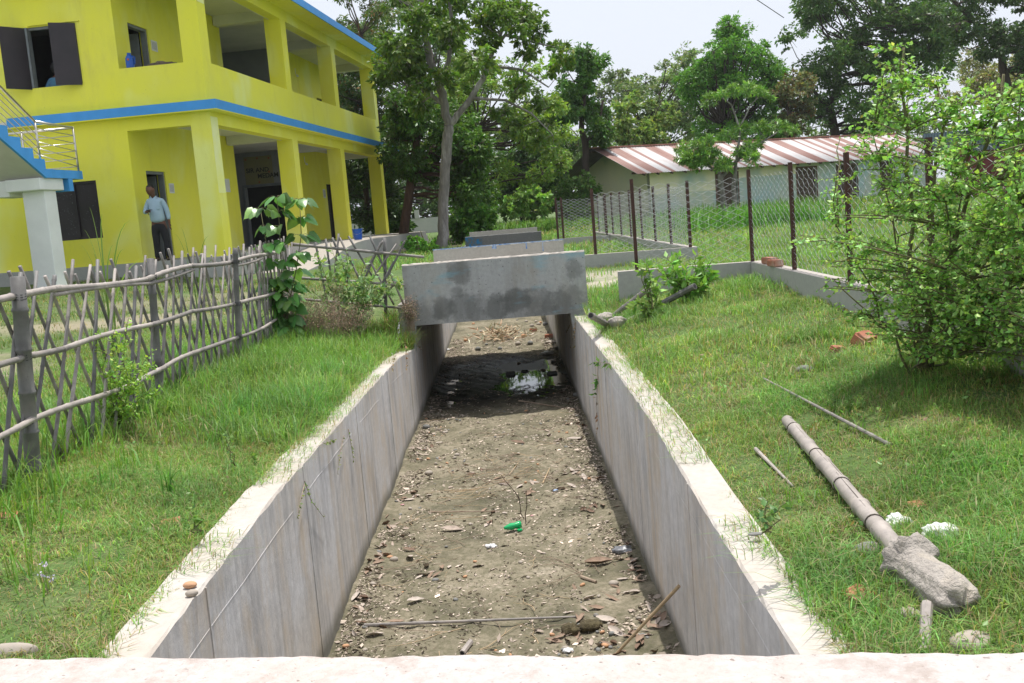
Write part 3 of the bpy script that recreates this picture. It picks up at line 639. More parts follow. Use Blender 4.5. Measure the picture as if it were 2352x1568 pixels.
bpart('starter_bar', [(1.2, 1.22, 14.6+k*.12, 14.62+k*.12, RF+.13, RF+1.1) for k in range(2)] + [(.3, .32, 15.0, 15.02, RF+.13, RF+1.3)], M['rustpost'])
# doors on the veranda wall
for (z0, z1) in ((PZL, 2.97), (F2+.14, 6.06)):
    f = bpart('door_frame', [(WI+.03, WI+.15, d1[0], d1[0]+.05, z0, z1), (WI+.03, WI+.15, d1[1]-.05, d1[1], z0, z1), (WI+.03, WI+.15, d1[0]+.05, d1[1]-.05, z1-.06, z1)], M['framegrey'])
    mb = MB(); bb(mb, WI+.2, WI+.95, d1[1]-.09, d1[1]-.05, z0+.02, z1-.08); mb.build('door_leaf', M['framegrey'], f, fixn=True)
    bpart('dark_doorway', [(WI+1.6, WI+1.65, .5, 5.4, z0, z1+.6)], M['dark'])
for hz in ((14.2, 14.98, PZL, 2.94), (14.1, 14.85, F2+.14, 5.88)):
    bpart('door_frame', [(WI+.03, WI+.12, hz[1]-.05, hz[1], hz[2], hz[3]), (WI+.12, WI+.15, hz[0], hz[1]-.05, hz[2], hz[3])], M['dark'])
# windows with shutters
f = bpart('window', [(gwin[0], gwin[0]+.05, .03, .12, gwin[2], gwin[3]), (gwin[1]-.05, gwin[1], .03, .12, gwin[2], gwin[3]), (3.12, 3.17, .03, .12, gwin[2], gwin[3]), (gwin[0]+.05, gwin[1]-.05, .03, .12, gwin[3]-.05, gwin[3]), (gwin[0]+.05, gwin[1]-.05, .03, .12, gwin[2], gwin[2]+.05)], M['shutter'])
for a, b in ((2.67, 3.12), (3.17, 3.63)):
    mb = MB(); bb(mb, a, b, .06, .09, gwin[2]+.05, gwin[3]-.05); q = mb.build('shutter', M['shutter'], f, fixn=True)
    mb = MB()                                                              # white scratches and whitewash spatter
    for k in range(90 if b > 3.3 else 26):
        w_ = random.uniform(a+.02, b-.06); z_ = random.uniform(gwin[2]+.1, gwin[3]-.1); l_ = random.uniform(.008, .03)
        r_ = random.uniform(.2, 1.2); mb.add([T(w_, .0585, z_), T(w_+.005, .0585, z_), T(w_+.005+l_*math.cos(r_), .0585, z_+l_*math.sin(r_)), T(w_+l_*math.cos(r_), .0585, z_+l_*math.sin(r_))], [(0,1,2,3)])
    mb.build('whitewash_spatter', M['framegrey'], f)
f = bpart('window', [(uwin[0], uwin[0]+.05, .04, .14, uwin[2], uwin[3]), (uwin[1]-.06, uwin[1], -.01, .14, uwin[2], uwin[3]), (uwin[0]+.05, uwin[1]-.06, .04, .14, uwin[3]-.05, uwin[3])], M['framegrey'])
def leaf_shutter(hw, ang, wd, sgn):
    c, s = math.cos(ang), math.sin(ang); mb = MB()
    def TT(a, b, z): return T(hw + sgn*(a*c) - 0*b, -.02 - a*s - b, z)
    mb.box((0, 0, uwin[2]-.03), (wd, .025, uwin[3]-.01), 0, TT)
    q = mb.build('shutter', M['shutter'], f, fixn=True)
leaf_shutter(uwin[1]-.02, RAD(56), .52, 1); leaf_shutter(uwin[0]+.0, RAD(34), .49, 1)
bpart('window_shade_edge', [(uwin[0]-.1, uwin[1]-.1, -.05, -.003, uwin[3]+.02, uwin[3]+.035)], M['yellow'])
# lamp holders (each a thing)
for u, z, l in ((11.9, 3.55, 'small bulb holder on the ground floor veranda wall'), (11.9, 6.35, 'small bulb holder hanging on the upper veranda wall')):
    mb = MB(); q = Vector(T(WI-.03, u, z)); mb.tube([q+Vector((0,0,.22)), q+Vector((0,0,.06)), q+Vector((.03,0,0))], .012, 6); bm_ = bmesh.new()
    mb.tube([q+Vector((.02,0,.0)), q+Vector((.05,0,-.02)), q+Vector((.09,0,-.05))], [.02,.04,.02], 8)
    tag(mb.build('bulb_holder', M['white'], origin=q), l, 'lamp')
# ramp and end steps
mb = MB(); w0, w1 = -1.35, -.13
prof = [(1.2, .56), (3.0, .70), (4.6, .92), (5.6, 1.0), (6.4, 1.03), (15.3, 1.03)]
top = [T(w, u, z) for u, z in prof for w in (w0, w1)]; bot = [T(w, u, .3) for u, z in prof for w in (w0, w1)]
n = len(prof); mb.add(top+bot, [(2*i, 2*i+2, 2*i+3, 2*i+1) for i in range(n-1)], 1)
mb.add(top+bot, [(2*i, 2*n+2*i, 2*n+2*i+2, 2*i+2) for i in range(n-1)] + [(2*i+1, 2*i+3, 2*n+2*i+3, 2*n+2*i+1) for i in range(n-1)] + [(0,1,2*n+1,2*n), (2*n-2, 4*n-2, 4*n-1, 2*n-1)], 0)
r_ = mb.build('ramp', [M['plinth'], M['lowtop']], bld, fixn=True)
bpart('end_step', [(-1.34, .9, 15.31, 15.6, .3, .88), (-1.34, .9, 15.61, 15.9, .3, .74), (-1.34, .9, 15.91, 16.2, .3, .62)], M['plinth'])
# ------------------------------------------------------------------ outside staircase
st = thing('outside_staircase', PY(110, 640, 19.6), 'white outside staircase with blue stepped edge and steel railing left of the yellow building', 'staircase')
SW, SWi, LZ, LU0, LU1, TR, RI = 2.3, 3.45, 2.95, -1.08, -2.36, .345, .178
mbb = MB(); mbw = MB()
def step_run(mb, wa, wb, dz=0):
    for k in range(12):
        ua = LU1 - k*TR; z1 = LZ + (k+1)*RI - dz; zb0 = LZ - .17 + k*RI + dz*.5; zb1 = zb0 + RI
        vs = [T(wa, ua, zb0), T(wa, ua-TR, zb1), T(wa, ua-TR, z1), T(wa, ua, z1), T(wb, ua, zb0), T(wb, ua-TR, zb1), T(wb, ua-TR, z1), T(wb, ua, z1)]
        mb.add(vs, [(0,1,2,3), (4,7,6,5), (0,4,5,1), (1,5,6,2), (2,6,7,3), (3,7,4,0)])
step_run(mbb, SW, SW+.05); step_run(mbw, SW+.052, SWi, .004)
bb(mbb, SW, SW+.05, LU1, LU0, LZ-.16, LZ); bb(mbb, SW+.05, 4.7, LU0-.05, LU0, LZ-.16, LZ); bb(mbb, SW, SW+.3, LU0-.55, LU0-.40, LZ-.40, LZ-.162)
mbb.build('stepped_edge', M['blue'], st, fixn=True); mbw.build('upper_flight', M['stairgrey'], st, fixn=True)
mb = MB(); vs = [T(w, u, z) for w in (3.5, 4.65) for u, z in ((LU1, LZ-.02), (LU1-4.4, LZ-2.25), (LU1-4.4, LZ-2.47), (LU1, LZ-.24))]
mb.add(vs, [(0,1,2,3),(4,7,6,5),(0,4,5,1),(3,2,6,7),(0,3,7,4),(1,5,6,2)]); mb.build('lower_flight', M['stairgrey'], st, fixn=True)
mb = MB(); bb(mb, SW+.052, 4.7, LU1, LU0-.052, LZ-.155, LZ-.004); mb.build('landing', M['stairgrey'], st, fixn=True)
mb = MB(); bb(mb, 2.42, 2.86, -2.32, -1.92, .55, LZ-.38); mb.build('column', M['stairwhite'], st, fixn=True, bevel=.01)
mb = MB(); bb(mb, 2.36, 3.05, -2.52, -1.72, LZ-.38, LZ-.157); bb(mb, 3.052, 3.36, -2.42, -1.82, LZ-.46, LZ-.16); mb.build('beam_head', M['stairwhite'], st, fixn=True, bevel=.012)
up = Vector((0,0,1)); H_ = .86
pc = Vector(T(SW+.04, LU0-.06, LZ)); pf = Vector(T(SW+.04, LU1-.08, LZ+RI)); pb = Vector(T(3.42, LU0-.06, LZ)); pl = Vector(T(4.6, LU0-.06, LZ))
for q, h in ((pc, H_), (pf, .68), (pb, H_), (pl, H_)):
    m_ = MB(); m_.tube([q, q+up*h], .022, 8); m_.build('railing_post', M['steel'], st, smooth=True)
far = Vector(T(SW+.04, LU1-.08-3.6, LZ+RI+3.6*RI/TR)); fq_ = Vector(T(SWi-.06, LU1-.08, LZ+RI)); ff_ = Vector(T(SWi-.06, LU1-3.68, LZ+RI+3.6*RI/TR))
mb = MB()
for k in range(6):
    h = H_ - .02 - k*.15; r = .024 if k == 0 else .009; h2 = h*.68/.84
    mb.tube([far+up*h, pf+up*h2], r, 6); mb.tube([pf+up*h2, pc+up*h], r, 6); mb.tube([pc+up*h, pl+up*h], r, 6)
    if k < 5: mb.tube([ff_+up*h, fq_+up*h2, fq_+up*h2+Vector((0,.02,0))], r*.9, 6)
mb.build('railing', M['steel'], st, smooth=True)
# ------------------------------------------------------------------ notices and the hand lettered poster
def notice(w, u, z0, z1, wd, axis, label, lines=True, rot=0):
    q = Vector(T(w, u, z0)); t_ = thing('paper_notice', q, label, 'notice', 'paper notices stuck on the yellow walls')
    mb = MB()
    if axis == 'u': vs = [T(w, u, z0), T(w, u+wd, z0), T(w, u+wd, z1), T(w, u, z1)]
    off = Vector(T(-.003, 0, 0))-Vector(T(0, 0, 0))
    mb.add([Vector(v) for v in vs]+[Vector(v)+off for v in vs], [(0,1,2,3),(7,6,5,4),(0,4,5,1),(1,5,6,2),(2,6,7,3),(3,7,4,0)])
    mb.build('sheet', M['paper'], t_, fixn=True)
    if lines:
        mb = MB(); n = 9; hh = z1-z0
        for r in range(n):
            for c_ in range(4):
                za = z1 - hh*.16 - r*hh*.72/n; ua = u + wd*(.12+.20*c_)
                mb.add([T(w-.005, ua, za), T(w-.005, ua+wd*.14, za), T(w-.005, ua+wd*.14, za-hh*.035), T(w-.005, ua, za-hh*.035)], [(0,1,2,3)])
        mb.build('print', M['ink'], t_)
notice(WI-.003, 1.66, 2.50, 2.72, .26, 'u', 'printed list on the ground floor wall beside the standing man')
notice(WI-.003, 1.64, 5.63, 5.86, .30, 'u', 'printed list on the upper floor wall beside the open door')
notice(WI-.003, 4.15, 2.52, 2.84, .30, 'u', 'blank sheet just right of the corner pillar, left one of the pair', False)
notice(WI-.003, 4.95, 2.56, 2.90, .34, 'u', 'blank sheet right of the corner pillar, right one of the pair beside the grey hall', False)
notice(WI-.003, 13.7, 2.45, 2.75, .30, 'u', 'small sheet on the ground floor wall left of the far narrow door')
notice(WI-.003, 13.65, 5.3, 5.62, .14, 'u', 'torn white strips of paper left of the small upper window', False)
ps = thing('wall_poster', T(3.3, 11.1, 3.1), 'faded olive poster lettered SIR AND MEDAM above the dark hall doorway', 'poster')
mb = MB(); bb(mb, 2.62, 3.55, 11.185, 11.195, 2.98, 3.86); mb.build('sheet', M['ochre'], ps, fixn=True)
def text_part(s, size, w, u, z, mat, parent, name='lettering', italic=0):
    cu = bpy.data.curves.new('t', 'FONT'); cu.body = s; cu.size = size; cu.extrude = .002; cu.offset = .004; cu.shear = italic
    ob = bpy.data.objects.new('t', cu); COL.objects.link(ob); dg = bpy.context.evaluated_depsgraph_get()
    me = bpy.data.meshes.new_from_object(ob.evaluated_get(dg)); bpy.data.objects.remove(ob)
    R = Matrix(((-BWv.x, 0, -BU.x), (-BWv.y, 0, -BU.y), (0, 1, 0))).to_4x4()
    me.transform(Matrix.Translation(Vector(T(w, u, z))) @ R); return link(name, me, mat, parent)
text_part('SIR AND', .20, 3.50, 11.18, 3.36, M['inkdark'], ps); text_part('MEDAM', .20, 3.14, 11.18, 3.17, M['inkdark'], ps)
mb = MB()
for w_, z_ in ((3.48, 3.78), (3.1, 3.80), (2.72, 3.78), (3.1, 3.05), (2.75, 3.35)): bb(mb, w_-.03, w_+.02, 11.176, 11.180, z_-.03, z_+.02)
mb.build('red_mark', M['inkred'], ps, fixn=True)
# items on the upper parapet, bucket
q = Vector(T(1.60, .10, PAR)); jt = thing('water_can', q, 'small blue water can standing on the upper veranda parapet', 'water can')
mb = MB(); mb.tube([q+Vector((0,0,.0)), q+Vector((0,0,.02)), q+Vector((0,0,.20)), q+Vector((0,0,.25)), q+Vector((0,0,.28))], [.075,.085,.085,.06,.035], 12); mb.build('body', M['bucket'], jt, smooth=False)
mb = MB(); mb.tube([q+Vector((0,0,.28)), q+Vector((0,0,.31))], .04, 10); mb.tube([q+Vector((.05,0,.25)), q+Vector((.11,0,.22)), q+Vector((.10,0,.08))], .012, 6); mb.build('cap', M['bucket'], jt)
mb = MB(); mb.box((-.02, -.090, .15), (.02, -.087, .19)); [None]; mb.v = [tuple(Vector(v)+q) for v in mb.v]; mb.build('round_badge', M['inkred'], jt)
def blob(name, c, r, mat, parent=None, amp=.25, sub=3, freq=3., seed=0, squash=1., label=None, cat=None, group=None):
    bm = bmesh.new(); bmesh.ops.create_icosphere(bm, subdivisions=sub, radius=1); rr = random.Random(seed)
    ph = [rr.uniform(0, 6) for _ in range(6)]
    for v in bm.verts:
        d = v.co.copy(); k = 1 + amp*(.5*math.sin(freq*d.x+ph[0])*math.sin(freq*d.y+ph[1]) + .3*math.sin(freq*2.1*d.y+ph[2])*math.sin(freq*1.9*d.z+ph[3]) + .2*math.sin(freq*4*d.x+ph[4]+freq*3.7*d.z))
        v.co = Vector((d.x*r[0], d.y*r[1], d.z*r[2]))*k + Vector(c)
    me = bpy.data.meshes.new(name); bm.to_mesh(me); bm.free()
    o = link(name, me, mat, parent, origin=c if parent is None else None, smooth=sub > 2); return tag(o, label, cat, group)
q = Vector(T(.95, .12, PAR+.03)); blob('cloth_bundle', q, (.26, .07, .045), M['cloth'], None, .6, 3, 4, 3, label='crumpled dark cloth lying on the upper parapet beside the corner pillar', cat='cloth')
q = PZ(822, 542, 1.05); q = Vector(T(-.35, 9.95, 1.04)); q = PY(822, 541, 27.6); q.z = 1.045
bk = thing('bucket', q, 'blue plastic bucket standing at the end of the ground floor veranda', 'bucket')
mb = MB(); mb.tube([q, q+Vector((0,0,.28)), q+Vector((0,0,.285)), q+Vector((0,0,.30))], [.105,.135,.15,.15], 18); mb.build('body', M['bucket'], bk, smooth=False)
mb = MB(); mb.tube([q+Vector((.14*math.cos(a), -.145*abs(math.sin(a))*.9, .27-.12*math.sin(a))) for a in np.linspace(0, math.pi, 12)], .004, 5); mb.build('handle', M['wire'], bk)
# ================================================================== people
def skin_mesh(joints, bones, root=0, sub=2):
    """joints: list of (pos, rx, ry); returns world mesh"""
    me = bpy.data.meshes.new('sk'); me.from_pydata([tuple(j[0]) for j in joints], bones, [])
    ob = bpy.data.objects.new('sk', me); COL.objects.link(ob)
    md = ob.modifiers.new('s', 'SKIN'); md.use_smooth_shade = True
    for i, j in enumerate(joints): me.skin_vertices[0].data[i].radius = (j[1], j[2]); me.skin_vertices[0].data[i].use_root = (i == root)
    s2 = ob.modifiers.new('b', 'SUBSURF'); s2.levels = sub; s2.render_levels = sub
    dg = bpy.context.evaluated_depsgraph_get(); m2 = bpy.data.meshes.new_from_object(ob.evaluated_get(dg))
    bpy.data.objects.remove(ob); return m2
def chainj(J, Bn, start, pts):
    p = start
    for q in pts: J.append(q); Bn.append((p, len(J)-1)); p = len(J)-1
    return p
def merge(meshes):
    bm = bmesh.new()
    for m_ in meshes: bm.from_mesh(m_)
    me = bpy.data.meshes.new('mg'); bm.to_mesh(me); bm.free(); return me
def head_mesh(c, r, fwd, side, upv):
    """ellipsoid head with brow, nose, mouth, ears"""
    bm = bmesh.new(); bmesh.ops.create_uvsphere(bm, u_segments=24, v_segments=18, radius=1)
    for v in bm.verts:
        x, y, z = v.co; k = 1.0
        f = y                                    # +y faces forward
        w = 1 - .22*max(0, -z)                   # narrower jaw
        x2, y2, z2 = x*.76*w, y*.92, z*1.08
        if f > .5:
            y2 += .20*math.exp(-((x/.16)**2 + ((z+.12)/.20)**2)) - .08*math.exp(-(((abs(x)-.33)/.16)**2 + ((z-.10)/.13)**2))
            y2 += .05*math.exp(-((x/.28)**2 + ((z+.50)/.09)**2)) - .05*math.exp(-((x/.25)**2 + ((z+.42)/.05)**2)) + .04*math.exp(-((z-.26)/.1)**2)
        x2 += .14*math.copysign(1, x)*math.exp(-((abs(x)-.95)**2/.05 + (y/.18)**2 + ((z+.0)/.22)**2))
        v.co = (Vector(side)*x2 + Vector(fwd)*y2 + Vector(upv)*z2)*r + Vector(c)
    me = bpy.data.meshes.new('hd'); bm.to_mesh(me); bm.free(); return me
def hand(J, Bn, wr, pdir, across, curl, s=1.0):
    """five separate fingers grown from the palm"""
    pd = Vector(pdir).normalized(); ac = Vector(across).normalized(); nn = pd.cross(ac)
    palm = Vector(J[wr][0]) + pd*.055*s; J.append((palm, .026*s, .015*s)); Bn.append((wr, len(J)-1)); pi_ = len(J)-1
    for k, (o_, l_) in enumerate(((-.027, .062), (-.009, .072), (.009, .068), (.026, .052))):
        a = palm + pd*.035*s + ac*o_*s; d1 = (pd + nn*curl*.5).normalized(); d2 = (pd + nn*curl*1.8).normalized()
        chainj(J, Bn, pi_, [(a, .0095*s, .009*s), (a + d1*l_*.5*s, .0085*s, .008*s), (a + d1*l_*.5*s + d2*l_*.5*s, .007*s, .007*s)])
    a = palm - ac*.032*s - pd*.02*s; d1 = (pd*.7 - ac*.8 + nn*curl*.4).normalized()
    chainj(J, Bn, pi_, [(a, .011*s, .010*s), (a + d1*.05*s, .009*s, .009*s)])
base = PY(375, 599, 21.3); base.z = PZL + .0
man = thing('person', base, 'man in light blue shirt and black trousers reading a phone by the door', 'person')
sM = 1.0                                     # about 1.6 m tall; faces the camera, weight on one leg, head bent down
def mp(x, y, z): return base + Vector((x, y, z))*.985
fw = Vector((.05, -1, 0)).normalized()
J = [(mp(0, 0, .86), .08, .06)]; Bn = []
sp = chainj(J, Bn, 0, [(mp(-.005, 0, 1.0), .08, .06), (mp(-.01, .0, 1.15), .11, .08), (mp(-.02, .0, 1.27), .12, .08), (mp(-.03, -.01, 1.35), .05, .05), (mp(-.045, -.04, 1.42), .045, .047), (mp(-.055, -.06, 1.48), .06, .065)])
chest = 3
e1 = chainj(J, Bn, chest, [(mp(-.17, 0, 1.27), .05, .05), (mp(-.245, -.03, 1.05), .036, .038), (mp(-.16, -.20, 1.055), .026, .024)])   # holds the phone
hand(J, Bn, e1, (.9, -.35, .12), (.1, -.2, 1), .8)
e2 = chainj(J, Bn, chest, [(mp(.14, 0, 1.26), .05, .05), (mp(.215, .02, 1.02), .036, .038), (mp(.235, -.02, .80), .025, .024)])
hand(J, Bn, e2, (.03, -.05, -1), (0, -1, .05), -.35)
for sx_, fx, fy in ((-.085, -.10, -.02), (.085, .17, -.05)):
    chainj(J, Bn, 0, [(mp(sx_, 0, .80), .085, .085), (mp((sx_+fx)*.5+.01, -.02, .44), .055, .055), (mp(fx, fy+.02, .09), .037, .04), (mp(fx, fy-.04, .03), .035, .02), (mp(fx+.01, fy-.12, .02), .035, .018)])
body = skin_mesh(J, Bn); hc = mp(-.062, -.075, 1.50); fz = Vector((-.10, -.93, -.36)).normalized(); uz = Vector((-.05, -.36, .93)); uz = (uz - fz*uz.dot(fz)).normalized(); sd = fz.cross(uz)
me = merge([body, head_mesh(hc, .112, fz, sd, uz)]); o = link('body', me, M['skin'], man, smooth=True)
bm = bmesh.new(); bmesh.ops.create_uvsphere(bm, u_segments=20, v_segments=14, radius=1)
for v in bm.verts:
    x, y, z = v.co
    kk = 1.0
    if (y > .30 and z < .70) or (y <= .30 and z < -.15) or (y > -.1 and z < .30): kk = .72
    x, y, z = x*kk, y*kk, z*kk
    v.co = (sd*x*.79 + fz*(y*.93-.03) + uz*z*1.12)*.1135 + hc
me = bpy.data.meshes.new('h'); bm.to_mesh(me); bm.free(); link('hair', me, M['hair'], man, smooth=True)
J = [(mp(0, 0, .80), .165, .125)]; Bn = []
chainj(J, Bn, 0, [(mp(-.002, -.015, .92), .17, .135), (mp(-.01, -.02, 1.05), .165, .135), (mp(-.015, 0, 1.18), .155, .115), (mp(-.02, .005, 1.29), .115, .075), (mp(-.03, -.01, 1.345), .062, .06)])
chainj(J, Bn, 4, [(mp(-.15, 0, 1.275), .062, .062), (mp(-.205, -.01, 1.17), .058, .058), (mp(-.25, -.03, 1.04), .052, .052), (mp(-.17, -.185, 1.055), .042, .040)])
chainj(J, Bn, 4, [(mp(.125, 0, 1.265), .062, .062), (mp(.185, .01, 1.14), .058, .058), (mp(.22, .01, 1.0), .052, .052), (mp(.235, -.015, .85), .043, .042)])
sh = link('shirt', skin_mesh(J, Bn), M['shirt'], man, smooth=True)
mb = MB(); c0 = mp(-.035, -.055, 1.345)
for s in (-1, 1): mb.add([c0+Vector((s*.005, -.02, -.05)), c0+Vector((s*.085, -.005, -.015)), c0+Vector((s*.06, .05, .045)), c0+Vector((s*.015, -.012, .0)), c0+Vector((s*.07, -.03, -.05))], [(0,4,1,2,3)])
mb.build('collar', M['shirt'], sh)
mb = MB(); mb.box(mp(.03, -.142, 1.09), mp(.115, -.134, 1.19)); mb.build('pocket', M['shirt'], sh, bevel=.002)
J = [(mp(0, 0, .84), .145, .105)]; Bn = []
chainj(J, Bn, 0, [(mp(0, 0, .76), .14, .11)])
for sx_, fx, fy in ((-.085, -.10, -.02), (.085, .17, -.05)):
    chainj(J, Bn, 1, [(mp(sx_, 0, .68), .095, .095), (mp((sx_+fx)*.5+.01, -.02, .44), .078, .078), (mp(fx*.95, fy+.01, .22), .066, .066), (mp(fx, fy, .05), .060, .062)])
link('trousers', skin_mesh(J, Bn), M['trouser'], man, smooth=True)
for fx, fy in ((-.10, -.02), (.17, -.05)):
    blob('shoe', mp(fx, fy-.07, .03), (.045, .12, .035), M['shoe'], man, .1, 3)
q = mp(-.085, -.245, 1.085); mb = MB(); mb.box(q-Vector((.05,.03,.006)), q+Vector((.06,.035,.006)))
tag(mb.build('mobile_phone', M['blackpipe'], origin=q), 'dark mobile phone held in the raised hand of the standing man', 'phone')
# seated person upstairs behind the window
b2 = Vector(T(3.42, .42, 4.74)); per = thing('person', b2, 'person in a blue top sitting inside the open upper window', 'person')
def m2_(x, y, z): return b2 + Vector((x, y, z))
J = [(m2_(0, 0, -.10), .13, .10)]; Bn = []
chainj(J, Bn, 0, [(m2_(0, 0, .05), .13, .10), (m2_(.01, 0, .22), .13, .09), (m2_(.02, 0, .33), .05, .05), (m2_(.03, -.01, .40), .045, .045)])
a_ = chainj(J, Bn, 2, [(m2_(.14, -.02, .24), .05, .05), (m2_(.26, -.14, .02), .04, .04), (m2_(.47, -.18, .12), .028, .028)]); hand(J, Bn, a_, (.6, -.1, .8), (0, -1, .1), .6)
a_ = chainj(J, Bn, 2, [(m2_(-.13, -.02, .24), .05, .05), (m2_(-.2, -.12, .0), .04, .04), (m2_(-.05, -.26, .04), .028, .028)]); hand(J, Bn, a_, (1, -.1, .1), (0, -1, .1), .6)
hc = m2_(.04, -.02, .48); f_ = Vector((.9, -.4, -.15)).normalized(); u_ = (Vector((0,0,1)) - f_*f_.z).normalized()
link('body', merge([skin_mesh(J, Bn), head_mesh(hc, .10, f_, f_.cross(u_), u_)]), M['skin'], per, smooth=True)
blob('hair', hc - f_*.025 + u_*.02, (.10, .10, .115), M['hair'], per, .1, 3)
J = [(m2_(0, 0, -.12), .16, .12)]; Bn = []
chainj(J, Bn, 0, [(m2_(0, 0, .05), .155, .12), (m2_(.01, 0, .20), .145, .10), (m2_(.02, 0, .30), .07, .06)])
chainj(J, Bn, 2, [(m2_(.13, -.02, .235), .065, .065), (m2_(.26, -.14, .02), .055, .055), (m2_(.42, -.17, .10), .042, .042)])
chainj(J, Bn, 2, [(m2_(-.12, -.02, .235), .065, .065), (m2_(-.2, -.12, .0), .055, .055), (m2_(-.09, -.23, .03), .042, .042)])
link('shirt', skin_mesh(J, Bn), M['shirt2'], per, smooth=True)
# ================================================================== fences
def culm(mb, a, b, r0, r1, nodes=.22, bend=0, seg=8, hollow=False, mi=0, wob=.0):
    """bamboo stem with swollen nodes"""
    a, b = Vector(a), Vector(b); L = (b-a).length; pts = []; rad = []; t = 0
    side = (b-a).cross(Vector((0,0,1))); side = side.normalized() if side.length > 1e-6 else Vector((1,0,0)); upb = side.cross(b-a).normalized()
    ds = []; d = random.uniform(.3, .9)*nodes
    while d < L-.02: ds.append(d); d += nodes*random.uniform(.85, 1.15)
    sn = sorted([0, L] + [x for d in ds for x in (d-.012, d-.003, d+.004, d+.014)])
    rings = []
    for s in sn:
        u = min(max(s/L, 0), 1); r = r0 + (r1-r0)*u
        near = any(abs(s-d) < .006 for d in ds)
        pts.append(a.lerp(b, u) + upb*bend*math.sin(math.pi*u) + side*wob*math.sin(7*u+L*9)); rad.append(r*(1.16 if near else 1.0))
    mb.tube(pts, rad, seg, mi=mi)
    if hollow:
        d0 = (pts[0]-pts[1]).normalized(); mb.tube([pts[0]+d0*.001, pts[0]+d0*.002], r0*.72, seg, mi=1)
bf = thing('bamboo_fence', (-2.42, 7, .42), 'weathered bamboo lattice fence with split rails, between the yellow building and the canal', 'fence')
posts = [((40, 635), (75, 1085), 4.85, .036), ((345, 593), (367, 925), 6.76, .026), ((540, 569), (548, 822), 8.67, .024), ((652, 560), (657, 738), 11.5, .026), ((883, 546), (885, 715), 11.55, .020)]
PP = []
for (tx, ty), (bx2, by2), Y, r in posts:
    b_ = PY(bx2, by2, Y); t_ = PY(tx, ty, Y); b_.z -= .08; mb = MB(); culm(mb, b_, t_, r*1.05, r*.95, .22, 0, 12, mi=0)
    o = mb.build('post', [M['bamboodk'], M['node']], bf, smooth=True); PP.append((b_, t_))
def PLY(px, py, X):                       # pixel -> place on the vertical plane x = X (the fence line)
    d = ray(px, py); return Vector((0,0,EYE)) + d*(X/d.x)
FX = -2.42
prevp = Vector(PP[0][1]) - Vector((0, 1.9, 0))
rails = [[(0, 690), (130, 662), (340, 640), (440, 610), (534, 602), (600, 585), (648, 573)], [(0, 835), (65, 817), (150, 800), (300, 755), (350, 745), (440, 715), (538, 698), (610, 680), (650, 668)],
         [(0, 1000), (70, 965), (190, 922), (310, 880), (375, 845), (440, 812), (545, 775), (600, 755), (655, 715)]]
rl3 = []
for k, R_ in enumerate(rails):
    P_ = [PLY(px, py, FX+.05) for px, py in R_]; P_[0] = P_[0] + (P_[0]-P_[1])*.6; rl3.append(P_)
    for dz, rr, dxx in ((0, .017, 0), (.032, .012, .004)) if k == 0 else ((0, .016, 0),):
        for i in range(len(P_)-1):
            if dz and i in (0, 3, 5): continue
            mb = MB(); culm(mb, P_[i]-(P_[i+1]-P_[i])*.03+Vector((dxx,0,-dz)), P_[i+1]+(P_[i+1]-P_[i])*.03+Vector((dxx,0,-dz)), rr*random.uniform(.9,1.15), rr*random.uniform(.85,1.1), .19, random.uniform(-.012,.012), 8)
            mb.build('rail', M['bamboopale' if random.random() < .5 else 'bamboo'], bf, smooth=True)
# lattice of crossed slats
def zr(P_, y):
    for a, b in zip(P_, P_[1:]):
        if a.y <= y <= b.y: return a.z + (b.z-a.z)*(y-a.y)/(b.y-a.y)
    return P_[0].z if y < P_[0].y else P_[-1].z
cnt = 0; y = 3.55
while y < 9.9:
    for s in (1, -1):
        yy = y + random.uniform(-.045, .045); ln = random.uniform(.25, .35)*s; zb = Hf(FX, yy)-.02; zt_ = zr(rl3[0], yy) + random.uniform(.05, .16)
        mb = MB(); xo_ = .018 if s > 0 else -.012
        culm(mb, (FX+xo_, yy-ln, zb), (FX+xo_-.01*s, yy+ln*random.uniform(.7, 1.0), zt_), random.uniform(.009, .013), random.uniform(.008, .012), .24, random.uniform(-.01, .01), 6)
        mb.build('slat', M[random.choice(['bamboo', 'bamboo', 'bamboopale', 'bamboodk'])], bf, smooth=True); cnt += 1
    y += .20 if y < 8 else .22
mb = MB()
y = 9.8
while y < 11.4:                                                       # thinner far slats, past the first hundred
    for s in (1, -1):
        yy = y + random.uniform(-.05, .05); ln = random.uniform(.16, .24)*s; culm(mb, (FX, yy-ln, Hf(FX, yy)), (FX+.01, yy+ln, zr(rl3[0], yy)+random.uniform(.02, .14)), .010, .009, .25, 0, 5)
    y += .15
tag(mb.build('far_slats', M['bamboo'], bf, smooth=True), kind='stuff')
# wire ties
for b_, t_ in PP[:4]:
    for P_ in rl3:
        mb = MB()
        z = zr(P_, b_.y); u = (z-b_.z)/(t_.z-b_.z); c_ = b_.lerp(t_, u); 
        for k in range(3): mb.tube([c_+Vector((.034*math.cos(a), .034*math.sin(a), .012*k-.012+.004*math.sin(a*2))) for a in np.linspace(0, 6.28, 9)], .003, 4)
        mb.build('wire_tie', M['blackpipe'], bf)
